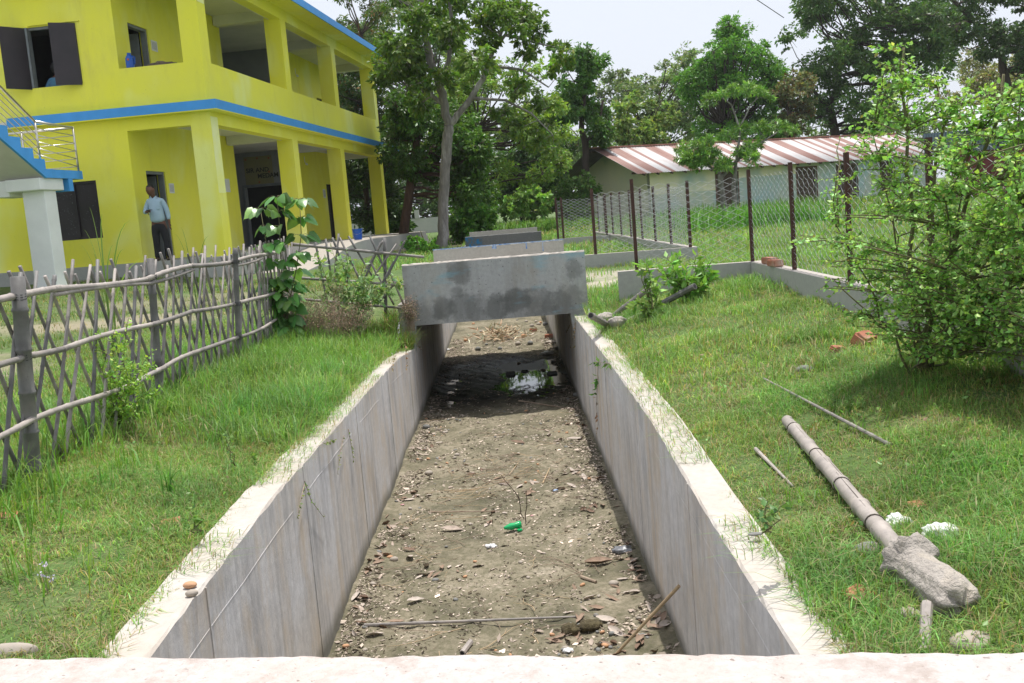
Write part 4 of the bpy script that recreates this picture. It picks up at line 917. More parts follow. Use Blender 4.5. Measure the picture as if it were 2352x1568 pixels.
# the short return of the fence towards the canal
def Rr(px, py): return PY(px, py, 11.5)
for (a, b, r) in (((668, 560), (974, 590), .019), ((662, 636), (929, 655), .018), ((662, 684), (932, 708), .017)):
    mb = MB(); culm(mb, Rr(*a), Rr(*b), r, r*.8, .3, 0, 8); mb.build('rail', M['bamboo'], bf, smooth=True)
for (a, b) in (((722, 545), (752, 700)), ((748, 548), (768, 690)), ((778, 536), (768, 640)), ((763, 545), (800, 640)), ((780, 545), (830, 650)), ((800, 542), (858, 640)), ((880, 553), (815, 660)), ((875, 556), (826, 665)), ((850, 543), (893, 640)), ((911, 560), (840, 660)), ((930, 553), (858, 700)), ((915, 640), (862, 705)), ((893, 620), (930, 705)), ((850, 600), (905, 700)), ((905, 600), (850, 700))):
    mb = MB(); q1, q2 = Rr(*b), Rr(*a); culm(mb, q1+Vector((0, random.uniform(-.02,.02), 0)), q2, .012, .013, .25, 0, 6); mb.build('slat', M['bamboodk' if random.random() < .5 else 'bamboo'], bf, smooth=True)
# ---- low rendered walls
def lowwall(pts, label, h=.34, th=.14, top=.71):
    mb = MB(); mb2 = MB()
    for i in range(len(pts)-1):
        a, b = Vector(pts[i]), Vector(pts[i+1]); d = (b-a).normalized(); nn = Vector((-d.y, d.x, 0))*th*.5
        e0 = -d*(th*.5) if i == 0 else d*(th*.5+.001); e1 = d*(th*.5)
        q = [a-nn+e0, b-nn+e1, b+nn+e1, a+nn+e0]
        vs = [Vector((p.x, p.y, .2)) for p in q] + [Vector((p.x, p.y, top)) for p in q]
        mb.add(vs, [(0,3,2,1),(0,1,5,4),(1,2,6,5),(2,3,7,6),(3,0,4,7)], 0); mb.add(vs, [(4,5,6,7)], 1)
    return tag(mb.build('low_wall', [M['lowwall'], M['lowtop']], origin=pts[0], fixn=True), label, 'wall', 'low rendered walls under the wire fences')
A_ = [(1.34, 11.46, 0), (2.82, 11.33, 0), (2.68, 3.6, 0)]; B_ = [(1.29, 15.89, 0), (2.93, 15.68, 0), (2.69, 29.4, 0)]; C_ = [(1.30, 25.57, 0), (2.61, 25.5, 0)]
lowwall(A_, 'low grey wall with two bricks on top, L shaped, nearest the canal edge'); lowwall(B_, 'low grey wall beyond the gravel gap, running back beside the shed'); lowwall(C_, 'low dark wall far back, crossing behind the second fenced plot', top=.70)
def chainlink(a, b, z0, z1, name, parent, pitch=.078, r=.0017):
    a, b = Vector(a), Vector(b); L = (b-a).length; d = (b-a)/L; n = int(L/pitch); V = []; F = []; h = z1-z0; m_ = int(h/pitch)
    nn = Vector((-d.y, d.x, 0))
    mb = MB()
    for i in range(n):
        for par in (0,):
            pts = []
            for j in range(2*m_+1):
                s = (i + (1.04 if ((i+j) % 2) else -.04)) * pitch; z = z0 + j*pitch*.5
                jit = .006*math.sin(i*.3+j*.4)
                pts.append(a + d*(s+jit) + Vector((0,0,z+.006*math.sin(i*.5))) + nn*(.006 if j % 2 else -.006))
            mb.tube([p for q in zip(pts, pts[1:]) for p in (q[0].lerp(q[1], .06), q[0].lerp(q[1], .94))], r, 4, cap=False)
    return mb.build(name, M['wire'], parent)
def ironpost(p, h, parent, w=.036):
    mb = MB(); x, y, z = p
    mb.box((x-w/2, y-w/2, z), (x+w/2, y-w/2+.006, z+h)); mb.box((x-w/2, y-w/2+.007, z), (x-w/2+.006, y+w/2, z+h)); mb.build('post', M['rustpost'], parent, fixn=True)
def wirefence(label, posts, panels, hh=1.03, base=.71, r=.0017, w=.036):
    t = thing('chain_link_fence', posts[0], label, 'fence', 'chain link fences with rusty iron posts')
    for p in posts: ironpost(p, hh, t, w)
    for a, b in panels: chainlink((a[0], a[1], 0), (b[0], b[1], 0), base+.02, base+hh-.05, 'wire_mesh', t, r=r)
    return t
pA_ = [(1.49, 11.45, .71), (2.79, 11.34, .71), (2.79, 9.70, .71), (2.76, 8.04, .71), (2.72, 6.40, .71), (2.69, 4.75, .71)]
wirefence('silver chain link fence on rusty posts above the low wall with bricks, nearest the camera', pA_, list(zip(pA_, pA_[1:])))
pB_ = [(1.43, 15.87, .71), (2.90, 15.69, .71)] + [(2.90-.018*k, 15.69+1.65*k, .71) for k in range(1, 9)]
wirefence('silver chain link fence beyond the gravel gap with a long row of posts', pB_, list(zip(pB_, pB_[1:])), r=.0026, w=.045)
pC_ = [(1.38, 25.56, .70), (1.52, 25.56, .70), (2.62, 25.5, .70)]
wirefence('small far chain link fence ending left at a pair of rusty posts', pC_, [(pC_[0], pC_[2])], r=.0035, w=.05)
for px, py, rz, l in ((1768, 602, .5, 'red brick lying on the low wall, left one of two, darker end'), (1781, 608, .35, 'red brick lying on the low wall, right one of two, in front')):
    q = PZ(px, py+4, .71); q.z = .713 + .035; bm = bmesh.new(); bmesh.ops.create_cube(bm, size=1)
    bmesh.ops.scale(bm, vec=(.105, .21, .068), verts=bm.verts); bmesh.ops.bevel(bm, geom=bm.edges[:], offset=.008, segments=2, affect='EDGES')
    bmesh.ops.rotate(bm, matrix=Matrix.Rotation(rz*.3, 3, 'Z'), verts=bm.verts); bmesh.ops.translate(bm, vec=q, verts=bm.verts)
    me = bpy.data.meshes.new('b'); bm.to_mesh(me); bm.free(); tag(link('brick', me, M['brick'], origin=q), l, 'brick')
# ================================================================== shed with striped tin roof
e0 = PY(1463, 399, 45.0); e1 = PY(2178, 352, 55.0); ax = (e1-e0); ax.z = 0; Ls = ax.length; ax.normalize(); pr = Vector((-ax.y, ax.x, 0)); hs = 3.5
ZE, ZR, OV = 2.68, 4.12, .55
shd = thing('shed', (e0.x+6, e0.y+6, .6), 'long cream and faded blue shed with striped rusty tin roof behind the wire fence', 'shed')
def SP(a, b, z): q = Vector((e0.x, e0.y, 0)) + ax*a + pr*b; return (q.x, q.y, z)
def local_roof(a0, a1, b0, b1, z0, z1, mat, name, und):
    """corrugated sheet as local mesh so that stripes run down the slope; object x = along the ridge"""
    n = int((a1-a0)/.055); V = []; F = []
    for k in range(n+1):
        s = a0 + (a1-a0)*k/n; c = .018*math.cos(2*math.pi*s/.16)
        V += [(s, b0, z0+c), (s, b1, z1+c)]
    F = [(2*k, 2*k+2, 2*k+3, 2*k+1) for k in range(n)]
    me = bpy.data.meshes.new(name); me.from_pydata(V, [], F); me.update()
    o = bpy.data.objects.new(name, me); COL.objects.link(o); me.materials.append(mat)
    o.parent = shd; o.matrix_local = Matrix.Translation(Vector((e0.x, e0.y, 0)) - ORG[shd.name]) @ Matrix(((ax.x, pr.x, 0), (ax.y, pr.y, 0), (0, 0, 1))).to_4x4()
    sm = o.modifiers.new('s', 'SOLIDIFY'); sm.thickness = .01; me.polygons.foreach_set('use_smooth', [True]*len(me.polygons)); return o
local_roof(0, Ls, 0, hs, ZE, ZR, M['tin'], 'front_roof', 0); local_roof(0, Ls, 2*hs, hs, ZE, ZR, M['tinunder'], 'back_roof', 0)
mb = MB(); mb.box((-.02, hs-.14, ZR-.02), (Ls+.02, hs+.14, ZR+.045), 0, SP); mb.build('ridge_cap', basic('rusty_ridge', (.30,.12,.09), (.40,.22,.17), 6), shd, fixn=True)
wa, wb, we = 1.1, .55, 2*hs-.55
mb = MB()
mb.add([SP(wa, wb, .3), SP(wa, we, .3), SP(wa, we, ZE+.20), SP(wa, hs, ZR-.12), SP(wa, wb, ZE+.2)], [(0,1,2,3,4)]); mb.build('gable_wall', M['shedwall'], shd)
dd = [(5.0, 6.3), (10.2, 11.5), (13.0, 14.4), (16.2, 17.2)]
mb = MB(); last = wa
for a, b in dd + [(Ls-.6, Ls-.6)]:
    mb.box((last, wb, .3), (a, wb+.2, ZE+.2), 0, SP); 
    if b > a: mb.box((a, wb, 2.45), (b, wb+.2, ZE+.2), 0, SP)
    last = b
mb.build('front_wall', M['shedblue'], shd, fixn=True)
mb = MB(); mb.box((wa-.006, wb-.006, 1.7), (dd[0][0]-.01, wb-.003, ZE+.19), 0, SP); mb.box((dd[0][1]+.01, wb-.006, 2.2), (dd[1][0]-.01, wb-.003, ZE+.19), 0, SP); mb.build('cream_band', M['shedwall'], shd, fixn=True)
for a, b in dd:
    mb = MB(); mb.box((a, wb+.06, .3), (b, wb+.12, 2.45), 0, SP); dw = mb.build('door', M['wooddk'], shd, fixn=True)
    mb = MB(); mb.box((a-.08, wb-.02, .3), (a-.001, wb-.008, 2.53), 0, SP); mb.box((b+.001, wb-.02, .3), (b+.08, wb-.008, 2.53), 0, SP); mb.box((a, wb-.02, 2.451), (b, wb-.008, 2.53), 0, SP); mb.build('frame', basic('brown_frame', (.14,.08,.06)), dw, fixn=True)
k = .4
while k < Ls:
    mb = MB(); mb.add([SP(k, .02, ZE-.02), SP(k+.09, .02, ZE-.02), SP(k+.09, hs, ZR-.06), SP(k, hs, ZR-.06), SP(k, .02, ZE-.10), SP(k+.09, .02, ZE-.10), SP(k+.09, hs, ZR-.16), SP(k, hs, ZR-.16)], [(0,1,2,3),(7,6,5,4),(0,4,5,1),(1,5,6,2),(3,2,6,7),(0,3,7,4)])
    mb.build('rafter', M['wooddk'], shd, fixn=True); k += .78
mb = MB()
for b, z in ((.35, ZE+.02), (2*hs-.35, ZE+.02), (hs, ZR-.2)): mb.box((-.05 if b == hs else .0, b-.05, z-.02), (wa, b+.05, z+.08), 0, SP)
mb.build('purlin', M['wooddk'], shd, fixn=True)
# second building far right: white tin roof, blue-grey gable, maroon wall
q0 = PY(2190, 420, 36); 
wh = thing('workshop', (q0.x+3, 38, .6), 'maroon walled building with blue grey tin gable and white roof at the right edge', 'building')
xg0, xg1 = PY(2120, 330, 37).x, PY(2352, 330, 37).x+5
zb, z1_, z2_, z3_ = .4, PY(2250, 345, 37).z, PY(2250, 300, 37).z, PY(2250, 252, 37).z
mb = MB(); mb.box((PY(2190, 360, 37).x, 37, zb), (xg1, 37.2, z1_)); mb.build('wall', M['maroon'], wh)
mb = MB(); 
for k in range(int((xg1-xg0)/.1)): mb.box((xg0+k*.1, 36.9, z1_), (xg0+k*.1+.055, 36.96, z2_+.05)); mb.box((xg0+k*.1+.055, 36.93, z1_), (xg0+k*.1+.1, 36.97, z2_+.05))
mb.build('tin_siding', M['tinblue'], wh)
mb = MB(); xr0 = PY(2215, 300, 37).x
mb.add([(xr0-.2, 36.2, z2_+.1), (xg1, 36.2, z2_+.0), (xg1, 40.5, z3_+.5), (xr0-.6, 40.5, z3_+.35), (xr0-.2, 36.2, z2_+.06), (xg1, 36.2, z2_-.04), (xg1, 40.5, z3_+.46), (xr0-.6, 40.5, z3_+.31)], [(0,1,2,3),(7,6,5,4),(0,4,5,1),(3,2,6,7),(0,3,7,4),(1,5,6,2)])
mb.build('roof', M['tinwhite'], wh, fixn=True)
mb = MB()
for k in range(5): x = PY(2262+k*28, 330, 36.9).x; mb.box((x, 36.85, z1_+.1), (x+.06, 36.89, z2_-.15))
mb.build('window_bar', M['wooddk'], wh)
# boundary wall far behind the trees on the left
mb = MB(); a = PY(780, 480, 60); mb.box((a.x-14, 60, .4), (a.x+6, 60.2, 1.5)); 
for k in range(9): mb.box((a.x-14+k*2.3, 59.9, 1.501), (a.x-13.75+k*2.3, 60.3, 2.0))
tag(mb.build('boundary_wall', M['plinth'], origin=(a.x-4, 60, .5)), 'grey boundary wall with short posts seen low behind the trees past the pillars', 'wall')
# ================================================================== trees
LEAFK = 1.9
def tree(name, label, cat, Y, trunks, crown, nb, rb, leaves, size, col, bark='barkdk', group=None, dy=None, hv=.3, yellow=0, droop=.35, blobs=(), asp=.5, mat='leaf', gap=.0, dryf=.0, twr=.02, seed=0, dense=1.0, shell=.5):
    """trunks: list of [(px,py,radius_m[,dY])...]; crown: outline in photo pixels at distance Y; nb leafy masses of radius rb px"""
    R_ = random.Random(seed*77+5); k = Y/FPX
    tp = [[(PY(p[0], p[1], Y + (p[3] if len(p) > 3 else 0)), p[2]) for p in tr] for tr in trunks]
    b0 = tp[0][0][0].copy(); b0.z = Hf(b0.x, b0.y); root = thing(name, b0, label, cat, group)
    mb = MB()
    for tr in tp:
        P = []; Rr_ = []
        for (a, ra), (b, rb_) in zip(tr, tr[1:]):
            for i in range(4):
                u = i/4; P.append(a.lerp(b, u) + Vector((R_.gauss(0, ra*.13), R_.gauss(0, ra*.13), 0))); Rr_.append(ra + (rb_-ra)*u)
        P.append(tr[-1][0]); Rr_.append(tr[-1][1]); P[0] = tr[0][0] - Vector((0, 0, .15 if tr is tp[0] else 0)); mb.tube(P, Rr_, 8)
    nodes = [(a.lerp(b, u), ra + (rb_-ra)*u) for tr in tp for (a, ra), (b, rb_) in list(zip(tr, tr[1:])) for u in (.0, .33, .66, 1)][1:]
    zt = max(n_[0].z for n_ in nodes)
    X0, X1 = min(p[0] for p in crown), max(p[0] for p in crown); Y0, Y1 = min(p[1] for p in crown), max(p[1] for p in crown)
    dy = dy if dy is not None else (X1-X0)*k*.35
    B = []; tries = 0
    while len(B) < nb and tries < 6000:
        tries += 1; x, y = R_.uniform(X0, X1), R_.uniform(Y0, Y1)
        if not inpoly(x, y, crown): continue
        r = R_.uniform(*rb); B.append((PY(x, y, Y + R_.uniform(-dy, dy)), r*k))
    for (x, y, r) in blobs: B.append((PY(x, y, Y + R_.uniform(-dy, dy)*.4), r*k))
    PP_, DD, LL, CC = [], [], [], []
    tot = sum(r**2 for _, r in B)
    for c, r in B:
        nd = min(nodes, key=lambda q: (q[0]-c).length + max(0, (q[0].z - c.z))*1.2)
        a = nd[0]; L = (c-a).length; r0 = min(nd[1]*.55, .012+L*.016 + .01)
        m_ = a.lerp(c, .5) + Vector((R_.gauss(0, L*.07), R_.gauss(0, L*.07), -L*.06 + R_.gauss(0, L*.05)))
        mb.tube([a, a.lerp(m_, .5)+Vector((0, 0, L*.03)), m_, m_.lerp(c, .5), c], [r0, r0*.85, r0*.65, r0*.45, r0*.3], 5)
        nt_ = R_.randint(4, 7)
        for t_ in range(nt_):
            v = Vector((R_.gauss(0, 1), R_.gauss(0, 1), R_.gauss(0, .7))).normalized()*r*R_.uniform(.6, 1.0)
            mb.tube([c, c+v*.5+Vector((0,0,r*.06)), c+v], [r0*.3+.004, r0*.2+.003, .003+r0*.05], 4, cap=False)
        n = max(12, int(leaves*1.7*r*r/tot)); nc = max(5, int(n/22))
        cc = rng.normal(0, 1, (nc, 3)); cc /= np.linalg.norm(cc, axis=1, keepdims=True); cc *= (rng.random((nc, 1))**shell)*r; cc[:, 2] *= .75
        ci = rng.integers(0, nc, n); P = np.array(c)[None] + cc[ci] + rng.normal(0, r*.14, (n, 3))*np.array([[1, 1, .6]])
        PP_.append(P); d = unit(cc[ci]/r + rng.normal(0, .6, (n, 3))); d[:, 2] -= droop; DD.append(d)
        tone = np.exp(rng.normal(0, hv*.55, nc))[ci]*np.exp(R_.gauss(0, .12)); C = vary([min(.5, q*LEAFK) for q in col], n, hv*.5, yellow, dryf)*tone[:, None]; CC.append(C)
        LL.append(rng.uniform(.5, 1.25, n)*size*.80)
    mb.build('trunk', M[bark], root, smooth=True)
    P = np.concatenate(PP_); n = len(P); L = np.concatenate(LL)
    leaf_object('crown', P, np.concatenate(DD), rdir(n, .9), L, L*asp, np.clip(np.concatenate(CC), .004, .7), M[mat], root)
    return root
G_ = 'trees behind the buildings and the canal'
# the grey forked tree beside the canal
tree('tree', 'tall leafy tree with forked pale grey trunk standing just left of the canal', 'tree', 29,
  [[(1020,575,.175),(1017,500,.15),(1022,400,.145),(1028,330,.15),(1030,290,.14)], [(1030,290,.12),(1018,240,.12),(1010,190,.12),(985,130,.10),(975,60,.08),(965,-30,.05)], [(1012,190,.09),(1030,140,.07),(1040,60,.06),(1030,-20,.04)],
   [(1030,290,.10),(1075,235,.09),(1110,180,.075),(1135,110,.065),(1160,80,.05),(1200,90,.035),(1260,105,.02)], [(1135,110,.055),(1160,60,.04),(1200,20,.03),(1190,-30,.02)], [(1018,240,.07),(980,210,.05),(950,180,.035)], [(1085,225,.05),(1160,230,.035),(1220,260,.025),(1270,310,.015)],[(1120,150,.05),(1200,160,.035),(1260,200,.02)]],
  [(860,150),(880,20),(930,-60),(1230,-60),(1290,30),(1320,80),(1290,180),(1240,120),(1150,60),(1110,150),(1050,190),(960,240),(880,230)], 30, (24, 44), 11500, .21, (.055,.105,.018), 'bark', G_, blobs=[(1265,150,26),(1290,105,24),(1215,120,28),(1240,230,26),(1190,200,26),(1262,285,22),(1180,290,24),(900,110,45),(930,160,42),(960,60,48),(1000,20,45),(1060,0,40),(1240,70,26),(880,180,34),(1100,45,32),(1040,90,36),(1150,250,26),(1230,320,24),(1270,340,18)], yellow=.12, droop=.5, seed=1)
# lighter tree right behind it
tree('tree', 'bright yellow green tree filling the gap behind the forked grey tree', 'tree', 40, [[(1085,520,.12),(1090,420,.10),(1100,300,.08)]],
  [(1010,200),(1060,110),(1130,90),(1240,160),(1310,300),(1290,400),(1180,420),(1080,380),(1000,330)], 44, (24, 42), 13000, .20, (.10,.17,.03), 'barkdk', G_, yellow=.1, seed=2)
tree('tree', 'dark broad tree with reddish trunk just right of the building corner', 'tree', 34, [[(925,548,.17),(940,450,.15),(950,370,.14),(960,300,.10)], [(945,430,.10),(985,350,.07),(1010,320,.05)]],
  [(880,240),(960,210),(1060,260),(1120,340),(1100,440),(1030,430),(960,400),(900,400),(880,330)], 46, (26, 44), 14000, .20, (.042,.085,.016), 'barkred', G_, seed=3)
tree('tree', 'dark tree with bare grey twigs rising behind the building roof', 'tree', 42, [[(915,545,.18),(900,470,.16),(880,330,.13),(850,200,.10),(830,80,.07)], [(880,330,.08),(930,230,.05),(950,150,.03)]],
  [(720,20),(760,-60),(880,-60),(920,60),(900,200),(940,300),(900,420),(800,470),(760,380),(760,150)], 60, (26, 46), 17000, .22, (.040,.070,.018), 'barkdk', G_, dryf=.12, seed=4, asp=.35)
tree('tree', 'very dark low tree seen between the last pillars', 'tree', 38, [[(845,520,.12),(840,430,.10),(835,350,.08)]], [(770,330),(900,310),(910,480),(860,520),(780,500)], 34, (22, 36), 9000, .2, (.030,.055,.014), 'barkdk', G_, seed=5)
tree('tree', 'shaded tree low behind the canal end, dark under its crown', 'tree', 48, [[(1200,505,.12),(1190,430,.1),(1180,380,.08)]], [(1040,350),(1300,330),(1310,440),(1240,470),(1120,470),(1040,440)], 50, (22, 40), 13000, .24, (.035,.070,.018), 'barkdk', G_, seed=6)
tree('tree', 'dark green columnar tree left of the shed with clumped drooping leaves', 'tree', 48, [[(1338,500,.20),(1345,420,.18),(1345,330,.16),(1335,290,.13),(1345,200,.10)], [(1345,330,.1),(1375,290,.08),(1385,230,.05)]],
  [(1285,200),(1300,140),(1340,110),(1385,130),(1375,190),(1390,230),(1410,300),(1370,330),(1350,250),(1310,280),(1290,330),(1270,260)], 34, (17, 30), 9000, .26, (.045,.10,.02), 'barkdk', G_, yellow=.05, seed=7)
tree('tree', 'pale grey green tree far behind the shed, left of the round tree', 'tree', 75, [[(1480,430,.2),(1480,300,.15)]], [(1380,200),(1420,150),(1520,140),(1590,110),(1600,330),(1400,330)], 48, (24, 44), 11000, .34, (.10,.14,.06), 'barkdk', G_, seed=8, hv=.35)
tree('tree', 'thin tree with large yellowing leaves right of the columnar tree', 'tree', 52, [[(1450,420,.07),(1445,330,.05),(1440,240,.03)], [(1450,380,.04),(1490,300,.03),(1520,230,.02)]], [(1400,240),(1480,200),(1550,230),(1560,330),(1400,330)], 32, (10, 20), 3600, .30, (.12,.17,.05), 'barkdk', G_, yellow=.0, seed=9)
tree('tree', 'dense rounded bright green tree standing behind the shed roof', 'tree', 62, [[(1665,420,.3),(1665,300,.25)]], [(1560,220),(1565,160),(1620,90),(1690,45),(1760,90),(1790,180),(1800,290),(1760,330),(1580,330)], 90, (22, 36), 26000, .26, (.065,.15,.022), 'barkdk', G_, seed=10, shell=.3)
tree('tree', 'tall dark spreading tree behind the shed, right of the round tree', 'tree', 68, [[(1925,420,.4),(1920,310,.32),(1905,250,.28),(1925,200,.22),(1930,120,.18)], [(1905,250,.15),(1870,210,.12),(1850,160,.08)], [(1930,120,.12),(1990,60,.1),(2040,20,.07)]],
  [(1800,60),(1850,-60),(2160,-60),(2200,60),(2150,180),(2060,260),(1960,300),(1840,280),(1800,200)], 110, (26, 48), 32000, .34, (.050,.095,.024), 'barkdk', G_, seed=11)
tree('tree', 'reddish brown leaved thin tree between the round and the dark spreading tree', 'tree', 60, [[(1820,420,.1),(1815,300,.08),(1800,180,.05)]], [(1780,200),(1800,120),(1850,180),(1860,300),(1790,310)], 24, (14, 26), 4200, .28, (.09,.11,.05), 'barkdk', G_, yellow=.05, dryf=.2, seed=12)
tree('tree', 'dark branching tree in the top right corner with gaps of sky', 'tree', 55, [[(2330,420,.3),(2320,250,.25),(2300,120,.2),(2240,50,.15),(2180,-10,.1)], [(2300,120,.15),(2360,40,.1),(2400,-20,.08)]], [(2130,0),(2150,-60),(2480,-60),(2480,130),(2400,200),(2330,150),(2250,120),(2160,100)], 60, (22, 42), 15000, .26, (.030,.055,.018), 'barkdk', G_, seed=13)
tree('tree', 'grey green hazy tree behind the white roof at the right edge', 'tree', 80, [[(2290,420,.2),(2290,250,.15)]], [(2180,160),(2240,110),(2330,130),(2480,150),(2480,270),(2150,270)], 50, (24, 44), 11000, .36, (.11,.13,.055), 'barkdk', G_, yellow=.1, dryf=.1, seed=14)
tree('tree', 'hidden tree mass behind the grey branching trees at the far left background', 'tree', 80, [[(1000,500,.3),(1000,250,.2)]], [(700,60),(1000,20),(1120,140),(1380,260),(1400,440),(1300,470),(760,470)], 100, (32, 56), 16000, .5, (.05,.085,.022), 'barkdk', G_, seed=15, dy=10)
tree('tree', 'low tree mass closing the view between clearing and shed', 'tree', 90, [[(1300,480,.3),(1300,400,.2)]], [(1090,330),(1290,300),(1600,300),(1900,260),(2200,250),(2200,330),(1700,380),(1400,470),(1100,480)], 100, (30, 50), 15000, .5, (.07,.11,.035), 'barkdk', G_, seed=16, dy=8)
tree('tree', 'dark tree mass low behind the red brown trunks beyond the last pillar', 'tree', 70, [[(900,505,.2),(900,440,.15)]], [(740,380),(1120,380),(1130,500),(740,525)], 60, (24, 40), 12000, .36, (.04,.07,.022), 'barkdk', G_, seed=18, dy=4)
# umbrella shaped tree before the shed
tree('tree', 'small umbrella shaped tree with tiers of narrow glossy leaves in front of the shed', 'tree', 34, [[(1668,505,.11),(1660,450,.10),(1655,400,.09)], [(1655,400,.05),(1610,370,.03),(1585,350,.02)], [(1655,410,.06),(1690,370,.05),(1745,330,.03),(1790,300,.02)], [(1690,500,.09),(1685,430,.08),(1690,380,.06)], [(1690,380,.05),(1700,300,.04),(1680,240,.025),(1660,225,.02)], [(1700,290,.03),(1725,240,.02),(1740,225,.015)]],
  [(1565,350),(1590,330),(1650,345),(1720,330),(1760,350),(1770,390),(1700,385),(1640,375),(1580,372)], 18, (15, 22), 7500, .22, (.10,.18,.04), 'bark', G_, blobs=[(1580,345,18),(1610,335,20),(1600,360,16),(1640,350,18),(1670,310,20),(1700,300,20),(1740,292,20),(1775,290,20),(1805,292,17),(1830,298,12),(1630,320,16),(1625,228,18),(1655,215,18),(1690,205,18),(1720,205,18),(1750,210,16),(1770,222,12),(1740,330,18),(1700,350,18)], asp=.22, mat='leafgloss', seed=17, dy=.8, droop=.1)
# undergrowth
Gs = 'shrubs along the clearing'
def shrub(label, Y, base, poly, nb, rb, leaves, size, col, seed, **k): return tree('shrub', label, 'shrub', Y, [[(base[0], base[1], .03), (base[0]+3, base[1]-25, .02), (base[0]-4, base[1]-45, .012)]], poly, nb, rb, leaves, size, col, 'stem', Gs, seed=seed, **k)
shrub('dark glossy shrub heap right of the grey forked trunk', 33, (1080,555), [(1045,480),(1100,470),(1140,500),(1125,545),(1050,555)], 30, (12,22), 6500, .20, (.06,.13,.025), 21)
shrub('tall leafy shrub at the left side of the clearing', 42, (1085,530), [(1040,400),(1100,380),(1130,440),(1115,510),(1050,500)], 30, (16,28), 7000, .18, (.07,.13,.03), 22)
shrub('pale green broad leaved bush in the middle of the clearing', 46, (1200,500), [(1150,470),(1190,440),(1250,430),(1270,480),(1230,500),(1160,495)], 26, (14,22), 4200, .22, (.12,.20,.05), 23)
shrub('young pale tree beyond the clearing, left of the columnar tree', 52, (1225,490), [(1180,390),(1230,370),(1290,400),(1280,470),(1200,470)], 30, (14,26), 6000, .24, (.11,.18,.06), 24)
shrub('bush behind the far wire fence left of the shed', 47, (1320,500), [(1270,420),(1350,400),(1370,450),(1340,500),(1280,500)], 30, (14,24), 6000, .22, (.08,.14,.035), 25)
shrub('weedy shrub under the trees beside the ramp steps', 27, (960,590), [(930,560),(1000,560),(1005,595),(935,600)], 16, (8,14), 2600, .10, (.09,.20,.03), 26)
shrub('leafy weed clump left of the grey forked trunk foot', 31, (970,575), [(940,545),(1000,552),(1000,580),(945,580)], 12, (8,13), 1800, .12, (.08,.18,.03), 27)
shrub('dark shrub low between building corner and red trunk', 40, (880,540), [(860,470),(930,460),(940,530),(870,540)], 20, (14,24), 4600, .2, (.04,.08,.02), 28)
# ================================================================== plants near the camera
def plant(name, label, cat, base, stems, leaves, mat='leaf', group=None, heart=False, fold=.25, stemmat='stem', leafname='leaves'):
    """stems: list of (points, radius); leaves: (P, D, L, W, C)"""
    t = thing(name, base, label, cat, group); mb = MB()
    for pts, r in stems: mb.tube(pts, [r*(1-.6*i/(len(pts)-1)) for i in range(len(pts))], 5)
    mb.build('stems', M[stemmat], t, smooth=True)
    if leaves is not None:
        P, D, L, Wd, C = leaves; leaf_object(leafname, P, D, rdir(len(P), 1.6), L, Wd, C, M[mat], t, fold, heart)
    return t
def vcurve(a, b, sag=0, n=5, jit=0):
    a, b = Vector(a), Vector(b); return [a.lerp(b, i/n) + Vector((random.gauss(0, jit), random.gauss(0, jit), sag*math.sin(math.pi*i/n))) for i in range(n+1)]
def leafy(base, tips, leaf_len, wid, col, per, start=.25, spread=.3, droop=.2, twig=.0, r=.006, sub=0, hv=.2, yellow=0):
    st_, P, D = [], [], []
    for tp_ in tips:
        c = vcurve(base, tp_, .0, 6, .012); c = [p + (Vector((0,0,1))*.10*math.sin(math.pi*i/6)*((Vector(tp_)-Vector(base)).xy.length)) for i, p in enumerate(c)]
        st_.append((c, r))
        segs = [(c, per)]
        for _ in range(sub):
            i = random.randint(1, 5); a = c[i]; o_ = Vector((random.gauss(0, 1), random.gauss(0, 1), random.gauss(.15, .5))).normalized()*twig*random.uniform(.5, 1)
            c2 = vcurve(a, a+o_, .0, 4, .006); st_.append((c2, r*.45)); segs.append((c2, max(3, per//2)))
        for cc, k in segs:
            m_ = len(cc)-1
            for j in range(k):
                u = (start if cc is c else .15) + (1-(start if cc is c else .15))*(j+random.random()*.6)/k; u = min(u, .999); i = int(u*m_); p = cc[i].lerp(cc[i+1], u*m_-i)
                d = (cc[i+1]-cc[i]).normalized(); s_ = d.orthogonal().normalized(); s_.rotate(Matrix.Rotation(random.uniform(0, 6.28), 3, d))
                P.append(p); D.append(d*.5 + s_ + Vector((0, 0, -droop)))
    n = len(P); P = np.array([tuple(p) for p in P]); D = np.array([tuple(d) for d in D]); L = rng.uniform(.6, 1.15, n)*leaf_len
    return st_, (P, D, L, L*wid, vary(col, n, hv, yellow))
# big leafy sapling on the right
bb_ = PG(2121, 852)
crownp = [(1900,330),(1950,250),(1990,130),(2060,80),(2090,110),(2160,200),(2300,130),(2420,200),(2560,330),(2600,600),(2560,800),(2420,850),(2250,830),(2080,820),(1960,760),(1850,620),(1820,500),(1960,420),(1850,380)]
BY_ = lambda px: 5.62 - max(0, px-2110)*.0030
stemtops = [PY(x, y, BY_(x)+dy_) for x, y, dy_ in ((2068,110,0),(2160,200,.1),(2300,170,0),(2010,300,.1),(2420,330,0),(2200,400,-.2),(1930,520,0),(1910,640,.1),(2330,480,-.3),(2450,560,0),(2320,640,.1),(2480,720,0),(2050,500,.2),(2250,300,0),(2380,240,.1))]
stm, P, D, hgt = [], [], [], []
mains = []
for k, tp_ in enumerate(stemtops):
    b0 = bb_ + Vector((random.gauss(0, .03), random.gauss(0, .03), 0)); c = vcurve(b0, tp_, 0, 8, .018); stm.append((c, .017 if k < 3 else .008)); mains.append(c)
nbr = 0
